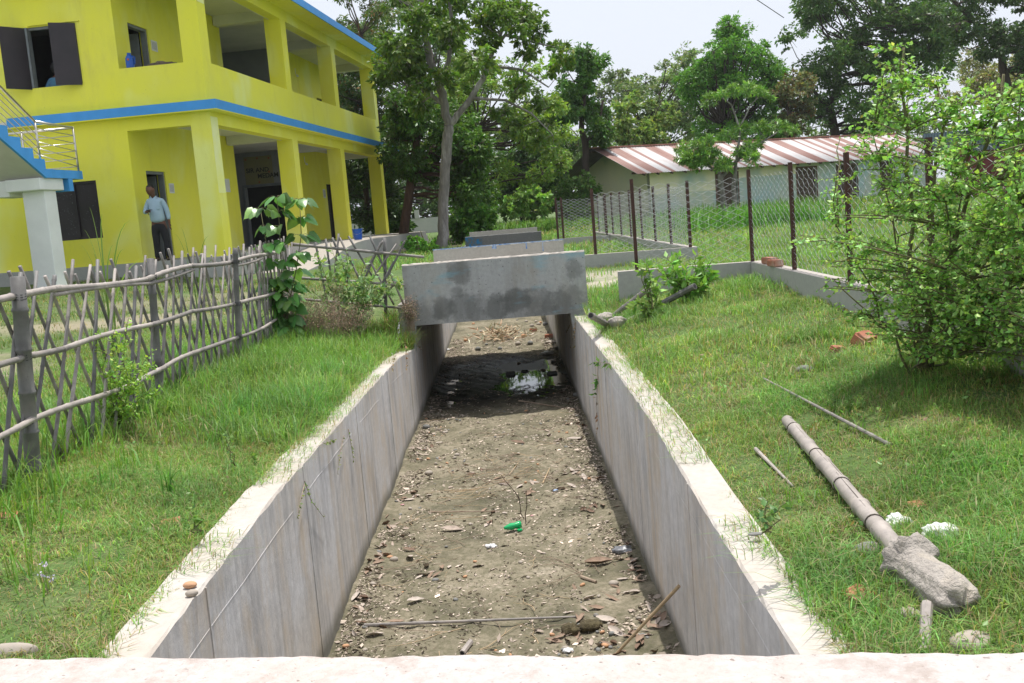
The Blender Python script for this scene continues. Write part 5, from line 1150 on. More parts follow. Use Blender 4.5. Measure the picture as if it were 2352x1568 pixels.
while nbr < 500:
    px, py = random.uniform(1820, 2520), random.uniform(90, 850)
    if not inpoly(px, py, crownp): continue
    if py < 300 and random.random() < .15: continue
    if px < 1990 and py < 700 and random.random() < .45: continue
    if math.sin(px*.021+1.3)*math.sin(py*.027+px*.006) > .45: continue
    if (px-2130)/500 + (py-100)/900 < .1 and random.random() < .3: continue
    Yt = BY_(px) + random.uniform(-.62, .30)*(1 if py > 300 else .5); tgt = PY(px, py, Yt); nbr += 1
    if tgt.z < Hf(tgt.x, tgt.y) + .06: tgt.z = Hf(tgt.x, tgt.y) + .08
    c = [v for m_ in random.sample(mains, 7) for v in m_[2:]]; q = min(c, key=lambda v: (v-tgt).length + max(0, v.z - tgt.z + .05)*1.5)
    L = (tgt-q).length; cc = vcurve(q, tgt, .03*L, 6, .008); stm.append((cc, .004 + .003*L))
    for _ in range(5):
        i = random.randint(1, 5); dd_ = Vector((random.gauss(0, 1), random.gauss(0, 1), random.gauss(.05, .45))).normalized()*random.uniform(.06, .17); c2 = vcurve(cc[i], cc[i]+dd_, .0, 3, .004); stm.append((c2, .0018))
        for j in range(8):
            u = min(.98, .1+j/8+random.random()*.08); i2 = int(u*3); p = c2[i2].lerp(c2[i2+1], u*3-i2); d = dd_.normalized(); s_ = d.orthogonal().normalized(); s_.rotate(Matrix.Rotation(random.uniform(0, 6.28), 3, d)); P.append(p); D.append(d*.5+s_+Vector((0,0,-.15)))
    for j in range(12):
        u = min(.98, .25+.75*j/12+random.random()*.05); i2 = int(u*6); p = cc[i2].lerp(cc[i2+1], u*6-i2); d = (cc[6]-cc[0]).normalized(); s_ = d.orthogonal().normalized(); s_.rotate(Matrix.Rotation(random.uniform(0, 6.28), 3, d)); P.append(p); D.append(d*.5+s_+Vector((0,0,-.1)))
P = np.array([tuple(p) for p in P]); D = np.array([tuple(d) for d in D]); n = len(P); L = rng.uniform(.5, 1.25, n)*.031; D[:, 2] *= .6
C = vary((.29,.50,.13), n, .3, 0, .02, (.35,.30,.10))
plant('sapling', 'large bright green leafy sapling spreading in front of the wire fence on the right', 'sapling', bb_, stm, (P, D, L, L*.68, C), group=None)
# heart leaved climber stems at the fence
b = PZ(655, 765, .42); b = PY(655, 775, 10.25); b.z = Hf(b.x, b.y); st_, P, D, L = [], [], [], []
for (pts) in ([(655,765),(640,700),(625,640),(612,560),(598,480)], [(655,765),(650,690),(645,600),(642,520),(636,452)], [(655,765),(665,690),(680,620),(692,540),(688,458)], [(655,765),(640,740),(628,690),(630,650)], [(655,765),(672,730),(668,680),(650,640)]):
    c = [PY(x, y, 10.25+random.uniform(-.05,.05)) for x, y in pts]; st_.append((c, .008))
    cs = [c[i].lerp(c[i+1], u) for i in range(len(c)-1) for u in (0, .5)]
    for i, q in enumerate(cs[1:] + [c[-1]]*2):
        for s in range(5):
            a = random.uniform(0, 6.28); d = Vector((math.cos(a), math.sin(a)*.8-.25, -.55)); st_.append(([q, q+Vector((d.x*.05, d.y*.05, .015)), q+Vector((d.x*.08, d.y*.08, 0))], .002)); P.append(tuple(q+Vector((d.x*.08, d.y*.08, 0)))); D.append(tuple(d)); L.append(random.uniform(.11, .165))
n = len(P); L = np.array(L); plant('climbing_plant', 'tall plant with large drooping heart shaped leaves growing through the bamboo fence', 'plant', b, st_, (np.array(P), np.array(D), L, L*.85, vary((.12,.27,.07), n, .35)), heart=True, mat='leafgloss')
def tips(*pp): return [PY(x, y, Y) for x, y, Y in pp]
# light shrub right of it
b = PY(800, 715, 11.2); b.z = Hf(b.x, b.y)
s_, l_ = leafy(b, tips((725,580,11.2),(760,565,11.3),(795,570,11.2),(840,590,11.1),(745,620,11),(870,620,11.1),(905,632,11.2),(925,640,11.3),(880,655,11),(820,640,11),(700,650,11),(850,650,11.4),(780,620,11.2),(765,600,11.1)), .080, .45, (.24,.36,.15), 22, .2, droop=0, twig=.16, sub=7, r=.005)
plant('shrub', 'pale green shrub with small oval leaves leaning over the fence return near the parapet', 'shrub', b, s_, l_)
# dried flower bushes
def drybush(label, base, hw, hh, n, Y, seed):
    st_, P = [], []
    for _ in range(n):
        a = random.uniform(0, 6.28); tp_ = base + Vector((random.uniform(-hw, hw), random.uniform(-hw*.5, hw*.5), random.uniform(.45, 1)*hh)); c = vcurve(base+Vector((random.uniform(-hw, hw)*.6, random.uniform(-.1, .1), 0)), tp_, 0, 4, .01); st_.append((c, .002))
        for _ in range(7):
            q = c[random.randint(2, 4)]; e = q + Vector((random.gauss(0, .035), random.gauss(0, .035), random.uniform(0, .06))); st_.append(([q, e], .001)); 
            for _ in range(3): P.append(tuple(e + Vector((random.gauss(0, .012), random.gauss(0, .012), random.gauss(0, .012)))))
    P = np.array(P); m_ = len(P); L = rng.uniform(.007, .016, m_)
    return plant('dry_bush', label, 'bush', base, st_, (P, rdir(m_), L, L*.8, vary((.40,.29,.22), m_, .3, 0, .3, (.14,.17,.06))), mat='dryleaf', stemmat='twig', leafname='seed_heads')
for (px, py, Y, hw, hh, n, l) in ((715, 800, 10.4, .42, .62, 190, 'wide brown dried flower bush in the grass below the fence corner'), (800, 790, 10.8, .30, .42, 90, 'smaller dried bush with pale seed heads, right of the wide one'), (944, 768, 11.38, .09, .36, 60, 'spindly dried flower weed against the left end of the near grey parapet')):
    b = PY(px, py, Y); b.z = Hf(b.x, b.y); drybush(l, b, hw, hh, n, Y, 1)
# little saplings
b = PG(268, 985)
s_, l_ = leafy(b, tips(*[(x, y, 5.72) for x, y in ((225,790),(260,750),(300,770),(340,830),(355,800),(290,730),(320,880),(215,880),(250,850),(310,830),(350,900),(235,930))]), .028, .6, (.30,.48,.09), 30, .2, twig=.12, sub=8, r=.003)
plant('shrub', 'small yellow green shrub with tiny leaves growing against the bamboo fence', 'shrub', b, s_, l_)
b = PY(545, 1115, 5.1); b.z = Hf(b.x, b.y)
s_, l_ = leafy(b, tips((517,985,5.0),(512,1000,5.05)), .03, .7, (.16,.27,.07), 14, .25, r=.003); s2_, l2_ = leafy(b+Vector((.09,.05,0)), tips((580,1045,5.1),), .03, .7, (.16,.27,.07), 12, .2, r=.003)
plant('seedling', 'thin upright seedling with a few round leaves on the left bank', 'seedling', b, s_+s2_, tuple(np.concatenate([p, q]) for p, q in zip(l_, l2_)))
b = PY(1500, 722, 9.7); b.z = Hf(b.x, b.y)
s_, l_ = leafy(b, tips((1478,598,9.7),(1470,600,9.7),(1490,605,9.6),(1462,690,9.6),(1515,660,9.7)), .095, .45, (.24,.40,.10), 22, .3, droop=.1, r=.008, twig=.12, sub=3)
plant('sapling', 'slim sapling with leaf tufts standing left behind the lying bamboo poles', 'sapling', b, s_, l_)
b = PY(1588, 715, 10.3); b.z = Hf(b.x, b.y)
s_, l_ = leafy(b, tips((1530,590,10.3),(1560,580,10.3),(1600,585,10.4),(1635,595,10.3),(1640,630,10.3),(1545,640,10.2),(1510,620,10.3),(1610,650,10.2),(1575,620,10.1)), .11, .38, (.24,.42,.10), 24, .25, droop=.0, r=.007, twig=.14, sub=4)
plant('sapling', 'bushier sapling with long light green leaves beside the dark hollow bamboo end', 'sapling', b, s_, l_)
b = PZ(1768, 1225, .36); s_, l_ = leafy(b, [b+Vector((-.02, .0, .13)), b+Vector((.04, .02, .10)), b+Vector((-.05,-.02,.07))], .038, .6, (.13,.24,.07), 9, .2, r=.003)
plant('weed', 'small round leaved weed beside the right canal wall top', 'weed', b, s_, l_)
b = PZ(453, 1225, .34); s_, l_ = leafy(b, [b+Vector((-.02, .0, .09)), b+Vector((.03, .02, .07)), b+Vector((.0,-.02,.05))], .034, .6, (.17,.30,.07), 9, .2, r=.003)
plant('weed', 'small pale leaved weed near the red brick on the left bank', 'weed', b, s_, l_)
# reed tufts with arching blades
def reed(label, base, tipz, w, c, mat='grassm'):
    V, F, C = [], [], []
    for tz in tipz:
        tz = Vector(tz); a = Vector(base) + Vector((random.gauss(0, .02), random.gauss(0, .02), 0)); n = 9; h = (tz-a); s_ = Vector((0,0,1)).cross(h); s_ = (s_.normalized() if s_.length > .02 else Vector((1,0,0)))
        s_ = (s_ + Vector((.8, 0, 0))).normalized()
        b0 = len(V)
        for i in range(n+1):
            u = i/n; p = a.lerp(tz, u); p.x = a.x + h.x*u**1.9; p.y = a.y + h.y*u**1.9; p.z = a.z + h.z*(1-(1-u)**1.7)
            ww = w*(1-u)**.6*(.5+1.2*u if u < .4 else 1); V += [tuple(p-s_*ww), tuple(p+s_*ww)]
        F += [(b0+2*i, b0+2*i+1, b0+2*i+3, b0+2*i+2) for i in range(n)]; C += [np.array(c)*math.exp(random.gauss(0, .2))]*(2*n+2)
    return tag(link('reed_tuft', npmesh('reed', np.array(V) - 0, None, np.array(F), np.array(C)), M[mat], origin=base), label, 'grass tuft', 'tall reed tufts by the bamboo fence')
b = PY(248, 700, 9.2); b.z = Hf(b.x, b.y)
reed('tall reed tuft with long arching blades behind the left part of the fence', b, [PY(x, y, 9.2) for x, y in ((205,475),(235,490),(300,505),(190,525),(180,560),(340,590),(285,570),(215,580),(262,560),(240,620))], .012, (.22,.33,.09))
b = PY(455, 700, 9.6); b.z = Hf(b.x, b.y)
reed('thinner reed tuft behind the fence between man and corner pillar', b, [PY(x, y, 9.6) for x, y in ((400,535),(415,520),(480,540),(500,585),(440,600),(425,560))], .009, (.16,.28,.07))
b = PZ(690, 995, .36); reed('bent single reed with drooping blades on the left bank', b, [PY(x, y, 5.6) for x, y in ((617,815),(628,830),(505,955),(560,985),(600,930))], .006, (.14,.27,.06))
b = PZ(262, 1478, .34); reed('bright blades of tall grass low by the near parapet on the left', b, [b + Vector(v) for v in ((-.06,.0,.16),(-.01,.02,.18),(.05,0,.15),(.10,.02,.10),(-.03,-.02,.12),(.02,.05,.17))], .004, (.22,.36,.08))
b = PZ(395, 1130, .36); reed('dark green broad bladed grass tuft on the left bank', b, [b + Vector((random.uniform(-.2,.2), random.uniform(-.15,.15), random.uniform(.06,.15))) for _ in range(22)], .004, (.10,.24,.05))
b = PZ(1475, 800, .36); reed('young broad leaved grass shoot near the right canal wall', b, [b + Vector(v) for v in ((-.05,.0,.13),(.01,.02,.15),(.06,0,.12),(.10,.02,.06))], .012, (.20,.36,.06))
# creepers hanging on the canal walls
def creeper(label, pts, X, leafn, col, mat='leaf'):
    st_, P, D = [], [], []
    for pl in pts:
        c = []
        for x, y in pl:
            d = ray(x, y); q = Vector((0,0,EYE)) + d*(X/d.x); c.append(q)
        st_.append((c, .0025))
        for _ in range(leafn):
            u = random.random()*(len(c)-1.001); i = int(u); q = c[i].lerp(c[i+1], u-i); P.append(tuple(q)); D.append((random.gauss(-.5 if X > 0 else .5, .4), random.gauss(0, 1), random.gauss(-.4, .6)))
    n = len(P); L = rng.uniform(.5, 1.1, n)*col[3]
    b = st_[0][0][0]; return plant('creeper', label, 'creeper', b, st_, (np.array(P), np.array(D), L, L*.55, vary(col[:3], n, .3)), mat=mat, stemmat='twig', group='creepers hanging on the canal walls')
creeper('green creeper with dry brown leaves hanging over the far right canal wall', [[(1375,830),(1372,870),(1368,905)],[(1400,835),(1365,830)]], XR-.012, 14, (.11,.22,.05,.07))
creeper('string of dry curled brown leaves hanging down the right canal wall', [[(1372,880),(1370,930),(1374,975),(1362,1040)]], XR-.014, 14, (.30,.20,.12,.045), 'dryleaf')
creeper('dry root tangle beside the parapet at the right wall end', [[(1322,730),(1318,770),(1310,800)],[(1316,730),(1300,765)],[(1322,740),(1320,800)]], XR-.012, 22, (.25,.2,.1,.03), 'dryleaf')
creeper('thin trailing weed hanging from the left canal wall top', [[(700,1110),(690,1150),(683,1190)],[(700,1105),(715,1150),(745,1190)]], XL+.012, 26, (.16,.24,.07,.02))
creeper('fine grass runners hanging over the left wall by the joint', [[(800,985),(808,1030),(812,1060)],[(790,1000),(780,1045),(775,1090)],[(770,1010),(740,1020)]], XL+.012, 22, (.18,.24,.08,.022))
creeper('dried weeds hanging over the left wall below the brown bush', [[(930,790),(935,830),(932,850)],[(905,815),(900,850)],[(950,780),(965,800)]], XL+.012, 22, (.34,.27,.15,.03), 'dryleaf')
# ================================================================== poles, stones, bricks on the banks
def seg_thing(name, label, cat, a, b, r0, r1, mat='bamboo', group=None, **k):
    mb = MB(); culm(mb, a, b, r0, r1, **k); return tag(mb.build(name, [M[mat], M['dark']], origin=a, smooth=False), label, cat, group)
GP = 'old bamboo poles lying on the right bank'
b = PG(2092, 1322) + Vector((0,0,.035)); a = PY(1808, 966, PG(1808, 966).y - .18)
pole = thing('fallen_pole', b, 'thick pale bamboo pole set in a broken concrete footing, lying on the right bank', 'pole', GP)
mb = MB(); culm(mb, a, b+(b-a)*.06, .030, .034, .29, .0, 16); mb.build('bamboo_culm', [M['bamboopale']], pole, smooth=True)
sd0 = (b-a).cross(Vector((0,0,1))).normalized()
for u in (.085, .335, .565, .80):
    mb = MB(); q = a.lerp(b, u); d = (b-a).normalized(); mb.tube([q-d*.0025, q+d*.0025+sd0*.001], .0335+.005*u, 16)
    mb.build('node_ring', M['node'], pole)
mb = MB(); d = (b-a).normalized(); sd_ = d.cross(Vector((0,0,1))).normalized(); up_ = sd_.cross(d)
for k in range(7):
    u0, ln_, an = random.uniform(.03, .8), random.uniform(.08, .22), random.uniform(-1.1, 1.1); o_ = (up_*math.cos(an) + sd_*math.sin(an))*(.0297+.0040*u0)
    mb.tube([a.lerp(b, u0)+o_, a.lerp(b, u0+ln_*.5)+o_*1.01+sd_*.001, a.lerp(b, u0+ln_)+o_*1.01], [.0006, .0014, .0005], 4)
mb.build('split_line', M['node'], pole)
d = (b-a).normalized(); d2 = (PG(2262, 1460) + Vector((0,0,.03)) - b); d2 = d2.normalized(); ax1 = d2.orthogonal().normalized(); ax2 = d2.cross(ax1)
V = []; n = 40; prof = [(-.03, .042), (-.034, .085), (-.016, .108), (.004, .104), (.020, .074), (.045, .066), (.09, .067), (.15, .070), (.22, .073), (.30, .075), (.39, .074), (.41, .060), (.415, .01)]
for i, (s, r) in enumerate(prof):
    for k in range(n):
        th = 2*math.pi*k/n; rr = r*.92*(1 + .03*math.sin(2*th+1) + .045*math.sin(9*th+i*.5) + rng.normal(0, .03)); s_ = s*.80; V.append(b + d2*(s_ + .008*math.sin(5*th)) + (ax1*math.cos(th) + ax2*math.sin(th))*rr)
F = [(i*n+k, i*n+(k+1) % n, (i+1)*n+(k+1) % n, (i+1)*n+k) for i in range(len(prof)-1) for k in range(n)] + [tuple(range(n))[::-1], tuple((len(prof)-1)*n+k for k in range(n))]
mb = MB(); mb.add(V, F); mb.build('concrete_footing', M['cementlump'], pole, smooth=True, fixn=True)
seg_thing('bamboo_stub', 'short split piece of bamboo poking up beside the concrete footing', 'bamboo', PG(2122, 1500), PG(2130, 1425)+Vector((0,0,.045)), .016, .017, 'bamboopale', nodes=.4)
seg_thing('bamboo_pole', 'weathered pole slanting up to the left behind the two cement lumps', 'pole', PZ(1412, 722, .33), PY(1488, 664, 10.2), .026, .028, 'bamboo', GP, hollow=True)
seg_thing('bamboo_pole', 'short hollow pole end pointing over the right canal wall', 'pole', PY(1357, 724, 8.95), PZ(1400, 748, .27), .030, .030, 'bamboo', GP, hollow=True)
seg_thing('bamboo_pole', 'dark thick bamboo end raised out of the grass under the bushy sapling', 'pole', PY(1596, 657, 10.0), PZ(1505, 705, .38), .033, .030, 'bamboodk', GP, hollow=True)
seg_thing('bamboo_pole', 'thin pale cane continuing from a cement lump through the grass', 'pole', PZ(1420, 746, .30), PZ(1505, 702, .38), .014, .018, 'bamboopale', GP)
seg_thing('split_cane', 'long thin split cane lying in the grass below the large sapling', 'cane', PG(1755, 880)+Vector((0,0,.03)), PG(2046, 1028)+Vector((0,0,.012)), .006, .010, 'bamboo', GP)
seg_thing('split_cane', 'short flat split cane left of the thick fallen pole', 'cane', PG(1736, 1041)+Vector((0,0,.02)), PG(1822, 1122)+Vector((0,0,.008)), .010, .005, 'bamboopale', GP)
for px, py, r, l in ((1388, 731, (.09,.07,.05), 'cement lump between the short hollow pole end and the slanting pole'), (1418, 741, (.085,.06,.055), 'cement lump where the thin pale cane starts')):
    q = PZ(px, py, .33); blob('cement_lump', q+Vector((0,0,.01)), r, M['cementlump'], None, .35, 3, 3, int(px), label=l, cat='lump', group='cement lumps on the right bank')
def rock(px, py, z, r, mat, label, amp=.12, name='stone', grp='loose stones and bricks on the banks', seed=0, cat='stone', freq=2.2):
    q = PZ(px, py, z) if z < .31 else PG(px, py) + Vector((0, 0, 0)); return blob(name, q, r, M[mat], None, amp, 3, freq, int(px+py), label=label, cat=cat, group=grp)
rock(2232, 1478, .37, (.062,.05,.03), 'stone', 'large flat cream stone at the bottom right beside the near parapet')
rock(2088, 1415, .36, (.035,.03,.022), 'stone', 'rounded stone tucked under the concrete footing')
rock(2000, 1266, .38, (.06,.045,.03), 'stonegrey', 'flat dark grey stone under the thick fallen pole')
rock(345, 1222, .34, (.032,.028,.018), 'stone', 'cream stone left of the red brick in the left grass')
rock(20, 1502, .40, (.09,.03,.03), 'stone', 'pale stone at the bottom left corner behind the near parapet')
rock(437, 1343, .305, (.024,.018,.012), 'stoneorange', 'orange pebble on the left wall top, upper of two')
rock(440, 1362, .305, (.022,.016,.012), 'stone', 'greenish cream pebble on the left wall top, lower of two')
rock(1735, 1226, .22, (.028,.015,.006), 'stonegrey', 'flat grey chip on the right wall top')
rock(1850, 850, .44, (.06,.05,.03), 'stonegrey', 'grey stone in the grass under the large sapling')
def brickbit(px, py, z, s, label, rz=0, tilt=.2, mat='brick'):
    q = PG(px, py) + Vector((0, 0, s[2]*.12)); bm = bmesh.new(); bmesh.ops.create_cube(bm, size=1); bmesh.ops.scale(bm, vec=s, verts=bm.verts); bmesh.ops.bevel(bm, geom=bm.edges[:], offset=min(s)*.14, segments=2, affect='EDGES')
    for v in bm.verts: v.co += Vector((random.gauss(0, .0035), random.gauss(0, .0035), random.gauss(0, .0025)))
    bmesh.ops.rotate(bm, matrix=Matrix.Rotation(rz, 3, 'Z') @ Matrix.Rotation(tilt, 3, 'X'), verts=bm.verts); bmesh.ops.translate(bm, vec=q, verts=bm.verts)
    me = bpy.data.meshes.new('b'); bm.to_mesh(me); bm.free(); return tag(link('brick', me, M[mat], origin=q), label, 'brick', 'loose stones and bricks on the banks')
brickbit(395, 1207, .35, (.08,.06,.035), 'half red brick in the grass of the left bank', .4)
brickbit(14, 1192, .40, (.09,.06,.03), 'faded red brick at the left edge of the left bank', .2)
brickbit(655, 1078, .36, (.06,.03,.015), 'thin red brick shard near the seedling', .5)
brickbit(2105, 1168, .39, (.07,.06,.03), 'brown brick bit right of the fallen pole above the white bags', .3)
brickbit(1972, 1372, .36, (.10,.07,.03), 'flaking red brick half buried left of the concrete footing', .6)
brickbit(1985, 785, .45, (.16,.11,.09), 'large tilted brick chunk under the large sapling', .7, .6)
brickbit(1925, 808, .44, (.09,.08,.06), 'small brown brick chunk beside the larger tilted one', .2, .1)
for px, py, r, l in ((2062, 1205, (.05,.035,.03), 'crumpled white plastic scrap, smaller one beyond the fallen pole'), (2163, 1232, (.07,.045,.04), 'crumpled white plastic bag in the grass, larger one beyond the fallen pole')):
    q = PG(px, py) + Vector((0,0,.008)); blob('plastic_bag', q, r, M['white'], None, .35, 4, 3.3, px, label=l, cat='litter')
# pale flowers low on the left
b = PZ(110, 1365, .36); t = thing('flowering_weed', b, 'weed with pale lilac flowers at the lower left', 'weed'); mb = MB()
for dx_, dz_ in ((-.01,.07),(.0,.10),(.02,.055)): mb.tube([b, b+Vector((dx_, 0, dz_))], .001, 4)
mb.build('stems', M['stem'], t); V_ = []
P = np.array([tuple(b+Vector((dx_+random.gauss(0,.006), random.gauss(0,.006), dz_+random.gauss(0,.004)))) for dx_, dz_ in ((-.01,.07),(.0,.10),(.02,.055)) for _ in range(16)]); n = len(P)
leaf_object('flowers', P, rdir(n), rdir(n, 1), np.full(n, .009), np.full(n, .006), vary((.60,.58,.70), n, .1), M['dryleaf'], t)
# ================================================================== litter on the canal bed
BZ0 = -.82
def bz(x, y): return float(bedz(x, y))
def bedpt(px, py): q = PZ(px, py, BZ0); q.z = bz(q.x, q.y); return q
# protos: curled dry leaves, pebbles, twigs
def leafproto(i, L, Wd, curl, seed):
    r = random.Random(seed); V = []; n = 6
    for a in range(n+1):
        u = a/n; w = Wd*math.sin(math.pi*min(1, u*.93+.05))**.8*(1+r.uniform(-.12,.12))
        for s in (-1, 0, 1): V.append((L*(u-.5), s*w*.5*math.cos(curl*.8), .004 + abs(s)*w*.5*math.sin(curl) + curl*.10*L*(2*u-1)**2 + r.gauss(0, .0015)))
    F = [(a*3+k, a*3+k+1, a*3+k+4, a*3+k+3) for a in range(n) for k in (0, 1)]
    me = bpy.data.meshes.new('dry_leaf'); me.from_pydata(V, [], F); me.update(); me.polygons.foreach_set('use_smooth', [True]*len(F)); return me
lc = [basic('dry_leaf_%d' % i, c, tuple(x*.7 for x in c), 30, .85, .3) for i, c in enumerate([(.42,.34,.28), (.30,.21,.15), (.50,.43,.37), (.20,.13,.09)])]
LP = []
for i in range(10):
    me = leafproto(i, random.uniform(.05, .10), random.uniform(.022, .045), random.uniform(.15, .9), i+3); me.materials.append(lc[i % 4]); LP.append(me)
def scatter(name, meshes, spots, label, cat, group, smin=.6, smax=1.3, tilt=.25, zoff=0):
    for (x, y) in spots:
        o = bpy.data.objects.new(name, random.choice(meshes)); COL.objects.link(o); o.location = (x, y, bz(x, y) + zoff)
        s = random.uniform(smin, smax); o.scale = (s, s*random.uniform(.8, 1.1), s); o.rotation_euler = (random.gauss(0, tilt), random.gauss(0, tilt), random.uniform(0, 6.28)); tag(o, label, cat, group)
def clus(px, py, n, r): 
    q = bedpt(px, py); out = []
    while len(out) < n:
        x, y = q.x+random.gauss(0, r), q.y+random.gauss(0, r*1.1)
        if XL+.03 < x < XR-.03: out.append((x, y))
    return out
spots = []
for a in ((880,1215,12,.10),(850,1290,12,.09),(815,1390,10,.08),(880,1265,6,.06),(800,1460,10,.09),(1010,1310,10,.10),(1180,1115,12,.12),(1320,1085,12,.10),(1370,1170,12,.10),(1390,1100,8,.06),(1480,1300,14,.09),(1440,1350,10,.08),
          (1390,1440,14,.13),(1480,1470,14,.10),(1530,1440,8,.05),(1300,1480,12,.13),(1320,1010,10,.1),(1230,1000,10,.15),(1340,980,8,.07),(960,1040,8,.1),(1000,1130,10,.15),(1100,1080,10,.15),(1250,1120,10,.15),(940,1150,8,.08),(1130,1190,10,.08)): spots += clus(*a)
while len(spots) < 292: spots.append((random.choice([random.uniform(XL+.05, XR-.05), XL+.05+abs(random.gauss(0,.15)), XR-.05-abs(random.gauss(0,.15))]), 3.0+random.random()**.9*9.0))
spots = [(min(max(x, XL+.04), XR-.04), y) for x, y in spots]
scatter('dry_leaf', LP, spots, 'dry curled brown leaf lying on the canal bed', 'leaf', 'dry leaves on the canal bed', .55, 1.25, .3)
def pebproto(seed):
    r = random.Random(seed); bm = bmesh.new(); bmesh.ops.create_icosphere(bm, subdivisions=2, radius=1); a, b_, c_ = .022, r.uniform(.014, .02), r.uniform(.008, .014)
    for v in bm.verts: v.co = Vector((v.co.x*a, v.co.y*b_, v.co.z*c_))*(1+.06*math.sin(4*v.co.x+seed)) + Vector((0,0,c_*.5))
    me = bpy.data.meshes.new('pebble'); bm.to_mesh(me); bm.free(); me.polygons.foreach_set('use_smooth', [True]*len(me.polygons)); return me
PBm = []
for i in range(8):
    me = pebproto(i); me.materials.append(M[['stone', 'stone', 'stonegrey', 'stone', 'stonegrey', 'stoneorange', 'stone', 'stonegrey'][i]]); PBm.append(me)
sp_ = [(random.uniform(XL+.06, XR-.06), 3.0+random.random()**1.1*9.5) for _ in range(190)] + clus(1020,985,14,.12) + clus(1000,1060,10,.14) + clus(1420,1470,16,.10) + clus(1340,1480,10,.1)
scatter('pebble', PBm, sp_, 'small rounded pebble lying on the dry canal bed', 'stone', 'pebbles on the canal bed', .35, 1.0, .2)
for i, (px, py, s, c, l) in enumerate(((985, 1087, 1.7, 'stone', 'largest egg shaped cream pebble by the left wall foot'), (1050, 1048, 1.3, 'stone', 'tan oval pebble in the middle left of the bed'), (1022, 992, 1.4, 'stone', 'smooth oval pebble just beyond the dark wedge stone'), (1410, 1345, 1.3, 'stone', 'light oval pebble by the right wall among dry leaves'), (1000, 1330, 1.0, 'stonegrey', 'dull round pebble beside the left leaf drift'),
        (905, 1283, 1.3, 'stone', 'cream pebble at the left wall foot'), (895, 1275, 1.0, 'stoneorange', 'flat tan pebble touching a red brown leaf'))):
    o = bpy.data.objects.new('pebble', pebproto(i+20)); o.data.materials.append(M[c]); COL.objects.link(o); o.location = bedpt(px, py); o.scale = (s*1.1,)*3; tag(o, l, 'stone', 'pebbles on the canal bed')
def twigproto(L, r, seed, branch=True):
    rr = random.Random(seed); mb = MB(); pts = [Vector((L*(i/6-.5), rr.gauss(0, L*.03), r+abs(rr.gauss(0, .004)))) for i in range(7)]; mb.tube(pts, [r*(1-.6*i/6) for i in range(7)], 5)
    if branch:
        for _ in range(3):
            i = rr.randint(1, 5); mb.tube([pts[i], pts[i]+Vector((rr.uniform(.03,.12), rr.gauss(0, .06), .006))], [r*.6, r*.3], 4)
    me = mb.mesh('twig'); me.materials.append(M[['twig', 'straw'][seed % 2]]); return me
TW = [twigproto(random.uniform(.15, .5), random.uniform(.0018, .004), i) for i in range(8)]
sp_ = clus(1120,1080,26,.22) + clus(1180,1110,20,.2) + clus(1060,1130,16,.2) + clus(1240,1060,14,.2) + clus(1000,1190,8,.12) + [(random.uniform(XL+.2, XR-.2), random.uniform(3, 12)) for _ in range(110)]
scatter('twig', TW, sp_, 'thin dry twig lying on the canal bed', 'twig', 'dry twigs on the canal bed', .5, 1.2, .03, .004)
# fine crumbs: stalks, chips, crumbs of mud nobody could count
n = 60000; y_ = 2.6 + rng.random(n)**1.25*16; x_ = np.where(rng.random(n) < .55, rng.uniform(XL+.03, XR-.03, n), np.where(rng.random(n) < .5, XL+.03+np.abs(rng.normal(0, .13, n)), XR-.03-np.abs(rng.normal(0, .13, n))))
k_ = clump(x_*2.2, y_*1.1, 2.3) + clump(x_*3+4, y_*2, 2.9)*.6 > .62 + .0*x_; x_, y_ = x_[k_], y_[k_]; n = len(x_)
P = np.stack([x_, y_, bedz(x_, y_)+.004], 1); L = rng.uniform(.006, .026, n)*(1+1.6*rng.random(n)**6)*(1+y_*.03); colr = np.where((rng.random(n) < .5)[:, None], np.array([[.50,.42,.35]]), np.array([[.08,.065,.045]]))*np.exp(rng.normal(0, .3, n))[:, None]
D = rdir(n, 0, .12); o = leaf_object('leaf_crumbs', P, D, np.tile([[0., 0, 1]], (n, 1)) + rng.normal(0, .25, (n, 3)), L, L*rng.uniform(.12, .6, n), colr, M['dryleaf'], None, .1)
tag(o, 'fine crumbs of dry leaf, straw and mud strewn over the canal bed', 'debris', kind='stuff')
n = 900; x_ = rng.uniform(XL+.1, XR-.1, n); y_ = rng.uniform(16.6, 24, n)
# single finds
def bedseg(name, label, cat, p1, p2, r0, r1, mat, lift=0, **k): 
    a, b = bedpt(*p1), bedpt(*p2); a.z += r0+lift; b.z += r1+k.pop('lift2', 0); mb = MB(); culm(mb, a, b, r0, r1, **k); return tag(mb.build(name, [M[mat], M['dark']], origin=a), label, cat)
bedseg('split_bamboo', 'long flat split bamboo strip lying across the near canal bed', 'bamboo', (838, 1447), (1335, 1421), .011, .006, 'bamboo', nodes=.35)
a = bedpt(1418, 1505); b = Vector((XR-.02, 0, 0)); d = ray(1560, 1345); b = Vector((0,0,EYE)) + d*((XR-.02)/d.x); mb = MB(); culm(mb, a+Vector((0,0,.01)), b, .007, .009, .5); tag(mb.build('cane', [M['straw']], origin=a), 'yellow cane leaning against the right canal wall', 'cane')
bedseg('pipe_piece', 'short pale bamboo piece lying near the bottom centre of the bed', 'bamboo', (1062, 1506), (1082, 1482), .016, .016, 'bamboopale', nodes=.5, hollow=True)
bedseg('stick', 'dark stick lying in the shadow under the culvert', 'stick', (1192, 924), (1322, 944), .012, .007, 'twig', nodes=.5)
bedseg('stick', 'thick short twig by the right side of the near bed', 'stick', (1335, 1330+0), (1370, 1345), .012, .009, 'twig', nodes=.3)
bedseg('stick', 'long reddish stick lying across the bed at mid distance', 'stick', (985, 1182), (1190, 1172), .007, .004, 'twig', nodes=.6)
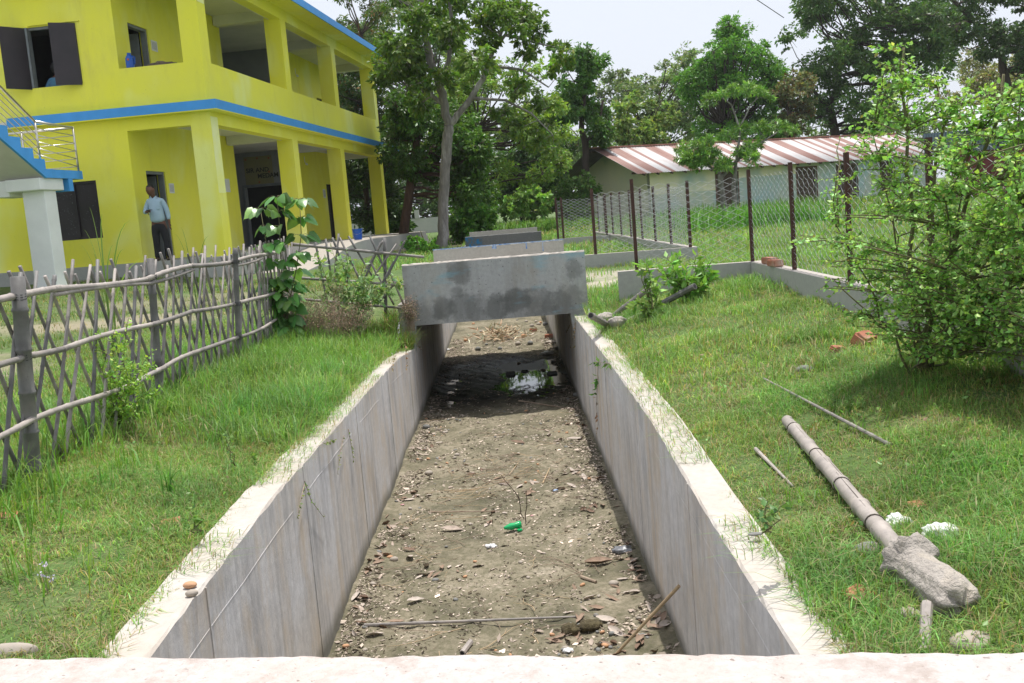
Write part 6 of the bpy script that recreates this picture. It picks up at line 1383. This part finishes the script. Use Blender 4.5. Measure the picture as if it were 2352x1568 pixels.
bedseg('stick', 'pale straight twig slanting beyond the twig heap, left one', 'stick', (1158, 1110), (1190, 1062), .005, .003, 'straw', nodes=.5)
bedseg('stick', 'pale straight twig slanting beyond the twig heap, right one', 'stick', (1247, 1112), (1262, 1072), .006, .004, 'straw', nodes=.5)
for p, q in (((1210,1195),(1208,1125)), ((1200,1190),(1188,1135)), ((1192,1150),(1150,1090))):
    A = bedpt(*p); B_ = PY(q[0], q[1], A.y); mb = MB(); mb.tube(vcurve(A, B_, 0, 4, .006), [.004,.004,.003,.003,.002], 5)
    tag(mb.build('dead_stalk', M['wooddk'], origin=A), {1208: 'straight dark dead stalk upright in the middle of the bed, right one', 1188: 'dark dead stalk upright in the middle of the bed, shorter middle one', 1150: 'dark dead stalk leaning left in the middle of the bed'}[q[0]], 'stalk')
# green bottle: squashed flask
q = bedpt(1180, 1218); bt = thing('plastic_bottle', q, 'crushed bright green plastic bottle on the canal bed', 'bottle')
mb = MB(); d = Vector((.98, .15, .1)).normalized(); c0 = q+Vector((-.07, 0, .028)); mb.tube([c0, c0+d*.015, c0+d*.05, c0+d*.08, c0+d*.11, c0+d*.13], [.010,.014,.026,.022,.028,.024], 10); mb.build('body', M['bottle'], bt, smooth=True)
mb = MB(); mb.tube([q+Vector((.045,-.03,.008)), q+Vector((.045,-.03,.02))], .02, 10); mb.build('cap', M['bottle'], bt)
def bedblob(name, px, py, r, mat, label, cat, amp=.4, freq=4, sub=3):
    q = bedpt(px, py); q.z += r[2]*.5; return blob(name, q, r, M[mat], None, amp, sub, freq, int(px*3+py), label=label, cat=cat)
bedblob('paper_scrap', 1128, 1262, (.035,.025,.014), 'white', 'crumpled white paper scrap below the green bottle', 'litter', .7, 5)
bedblob('foil_bag', 1430, 1262, (.065,.05,.022), 'foil', 'shiny dark grey foil bag by the right wall foot', 'litter', .6, 5)
bedblob('plastic_scrap', 1305, 1488, (.028,.02,.012), 'white', 'crumpled translucent plastic scrap near the bottom of the bed', 'litter', .7, 5)
bedblob('dung', 1310, 1452, (.05,.045,.035), 'dung', 'dark clump of dung or soil, left one of the pair', 'dung', .35, 6)
bedblob('dung', 1355, 1442, (.065,.045,.032), 'dung', 'dark clump of dung or soil, right one of the pair', 'dung', .35, 6)
bedblob('foil_wrapper', 1276, 1130, (.02,.015,.010), 'bluelit', 'small blue and silver wrapper right of the twig heap', 'litter', .7, 6)
bedblob('wrapper', 925, 1165, (.016,.01,.006), 'redlit', 'tiny magenta wrapper by the left wall foot', 'litter', .5, 6)
bedblob('wrapper', 1222, 1182-0, (.012,.01,.006), 'redlit', 'tiny red wrapper in the middle of the bed', 'litter', .5, 6)
bedblob('stone', 980, 985, (.045,.03,.03), 'stonegrey', 'dark wedge stone by the left wall beyond the big pebble', 'stone', .15, 2)
bedblob('stone', 1325, 912, (.05,.04,.03), 'stonegrey', 'rounded grey stone in the shade by the right wall', 'stone', .15, 2)
for i, (px, py, L, l, c) in enumerate(((1038,1222,.17,'long pale torn leaf sheath left of the green bottle',0), (1375,1292,.20,'large crumpled dead leaf by the right wall foot',1), (940,1262,.10,'reddish brown boat shaped leaf near the left wall',3), (955,1385,.11,'big pale flat leaf in the near bed',2), (1395,1428,.14,'big pinkish leaf right of the dung clumps',2), (1320,1012,.16,'broad pale lobed leaf on the far side of the bed',2), (1190,1020,.16,'curled dark striped leaf left of the broad lobed one',3), (1010,1020,.09,'cream oval leaf on the far left of the bed',2))):
    me = leafproto(0, L, L*.45, .5 if i != 1 else .9, 40+i); me.materials.append(lc[c]); q = bedpt(px, py); o = bpy.data.objects.new('dead_leaf', me); COL.objects.link(o); o.location = q+Vector((0,0,.008)); o.rotation_euler = (.1, .1, random.uniform(-.6, .6)); tag(o, l, 'leaf')
# dried palm heap beyond the culvert shade, bricks and rags there
q = bedpt(1148, 778); P = np.array([tuple(q)])*np.ones((420, 1)) + rng.normal(0, 1, (420, 3))*np.array([[.22, .30, .05]]) + np.array([[0, 0, .07]])
L = rng.uniform(.10, .24, 420); o = leaf_object('frond_heap', P, rdir(420, .2, .5), rdir(420, 1), L, L*.14, vary((.48,.40,.28), 420, .3), M['dryleaf'], None, .1, origin=q); tag(o, 'heap of pale dried fronds beyond the culvert shade', 'heap')
for i, (px, py, s, l) in enumerate(((1172,862,(.14,.10,.07),'dark brick standing in the puddle, left one'), (1268,860,(.14,.1,.07),'dark brick standing in the puddle, right one'), (1262,782,(.16,.09,.07),'red brick half beyond the puddle by the right wall'), (1225,768,(.14,.09,.07),'red brown brick beyond the frond heap on the right'), (1286,812,(.13,.08,.06),'dark brick near the white rag'), (1205,855,(.10,.08,.05),'small dark lump in the puddle between the bricks'))):
    q = bedpt(px, py-6); bm = bmesh.new(); bmesh.ops.create_cube(bm, size=1); bmesh.ops.scale(bm, vec=s, verts=bm.verts); bmesh.ops.bevel(bm, geom=bm.edges[:], offset=.01, segments=2, affect='EDGES')
    bmesh.ops.rotate(bm, matrix=Matrix.Rotation(random.uniform(-.5,.5), 3, 'Z'), verts=bm.verts); bmesh.ops.translate(bm, vec=q+Vector((0,0,.03)), verts=bm.verts)
    me = bpy.data.meshes.new('b'); bm.to_mesh(me); bm.free(); tag(link('brick', me, M['brick' if i in (2,3) else 'stonegrey'], origin=q), l, 'brick', 'bricks lying on the far canal bed')
bedblob('rag', 1258, 812, (.10,.07,.035), 'white', 'white rag on the far bed left of the dark brick', 'litter', .5, 4)
bedblob('rag', 1265, 792, (.10,.06,.03), 'stone', 'cream rag on the far bed, upper one', 'litter', .5, 4)
bedblob('rag', 1016, 805, (.14,.09,.02), 'white', 'flat pale plastic sheet by the left wall beyond the shade', 'litter', .5, 4)
for (x0, x1, y0, y1, n_) in ((.0, .72, 13.2, 15.6, 10), (-1.0, .7, 16.8, 22, 60)):
    sp_ = [(random.uniform(x0, x1), random.uniform(y0, y1)) for _ in range(n_)]
    for (x, y) in sp_[:n_//2]: 
        o = bpy.data.objects.new('rubble_stone', random.choice(PBm)); COL.objects.link(o); o.location = (x, y, bz(x, y)); s = random.uniform(1.2, 2.6); o.scale = (s, s, s*1.3); o.rotation_euler = (0, 0, random.uniform(0, 6)); tag(o, 'lump of rubble on the wet and far part of the canal bed', 'stone', 'rubble on the far canal bed')
# nails left in the canal walls
for k, (px, py) in enumerate(((428,1310),(432,1340),(760,1150),(770,1270),(330,1430))): pass
# tin plates and wires overhead
mb = MB(); a, b = PY(1740, 0, 40), PY(1800, 40, 42); mb.tube([a+(a-b)*2, b], .02, 4); tag(mb.build('overhead_wire', M['blackpipe'], origin=a), 'thin dark overhead wire crossing the pale sky', 'wire')

# formwork line and pour joints on the canal walls
for side, X in ((-1, XL), (1, XR)):
    mb = MB(); sx = 1 if side < 0 else -1
    for y in ((3.35, 5.05, 6.9, 8.8, 10.7) if side < 0 else (4.4, 6.2, 8.1, 10.0)):
        mb.box((X-.004 if side > 0 else X-.002, y-.004, -.79), (X+.002 if side > 0 else X+.004, y+.004, ztop(side, y)-.012))
    for a, b in ((2.5, 5.0), (5.1, 6.8), (7.0, 8.7), (8.9, 11.0)):
        za, zb = ztop(side, a)-.155, ztop(side, b)-.155; mb.tube([(X-sx*.0018, a+(b-a)*q/8+.05, za+(zb-za)*q/8+.004*math.sin(q*2.1+a)) for q in range(8 if a < 6 else 6)], .003, 4)
    w_ = [o for o in COL.objects if o.name.startswith('canal_wall')][0 if side < 0 else 1]
    mb.build('pour_joint', M['canal'], w_)
# air
mb = MB(); mb.box((-200, -20, -2.2), (200, 140, 42)); m_ = bpy.data.materials.new('air'); m_.use_nodes = True; t_ = m_.node_tree; t_.nodes.clear()
o_ = t_.nodes.new('ShaderNodeOutputMaterial'); v_ = t_.nodes.new('ShaderNodeVolumePrincipled'); v_.inputs['Density'].default_value = .0003; v_.inputs['Color'].default_value = (.92,.95,1,1); v_.inputs['Anisotropy'].default_value = .3
t_.links.new(v_.outputs[0], o_.inputs['Volume']); tag(mb.build('haze', m_, fixn=True), kind='stuff')
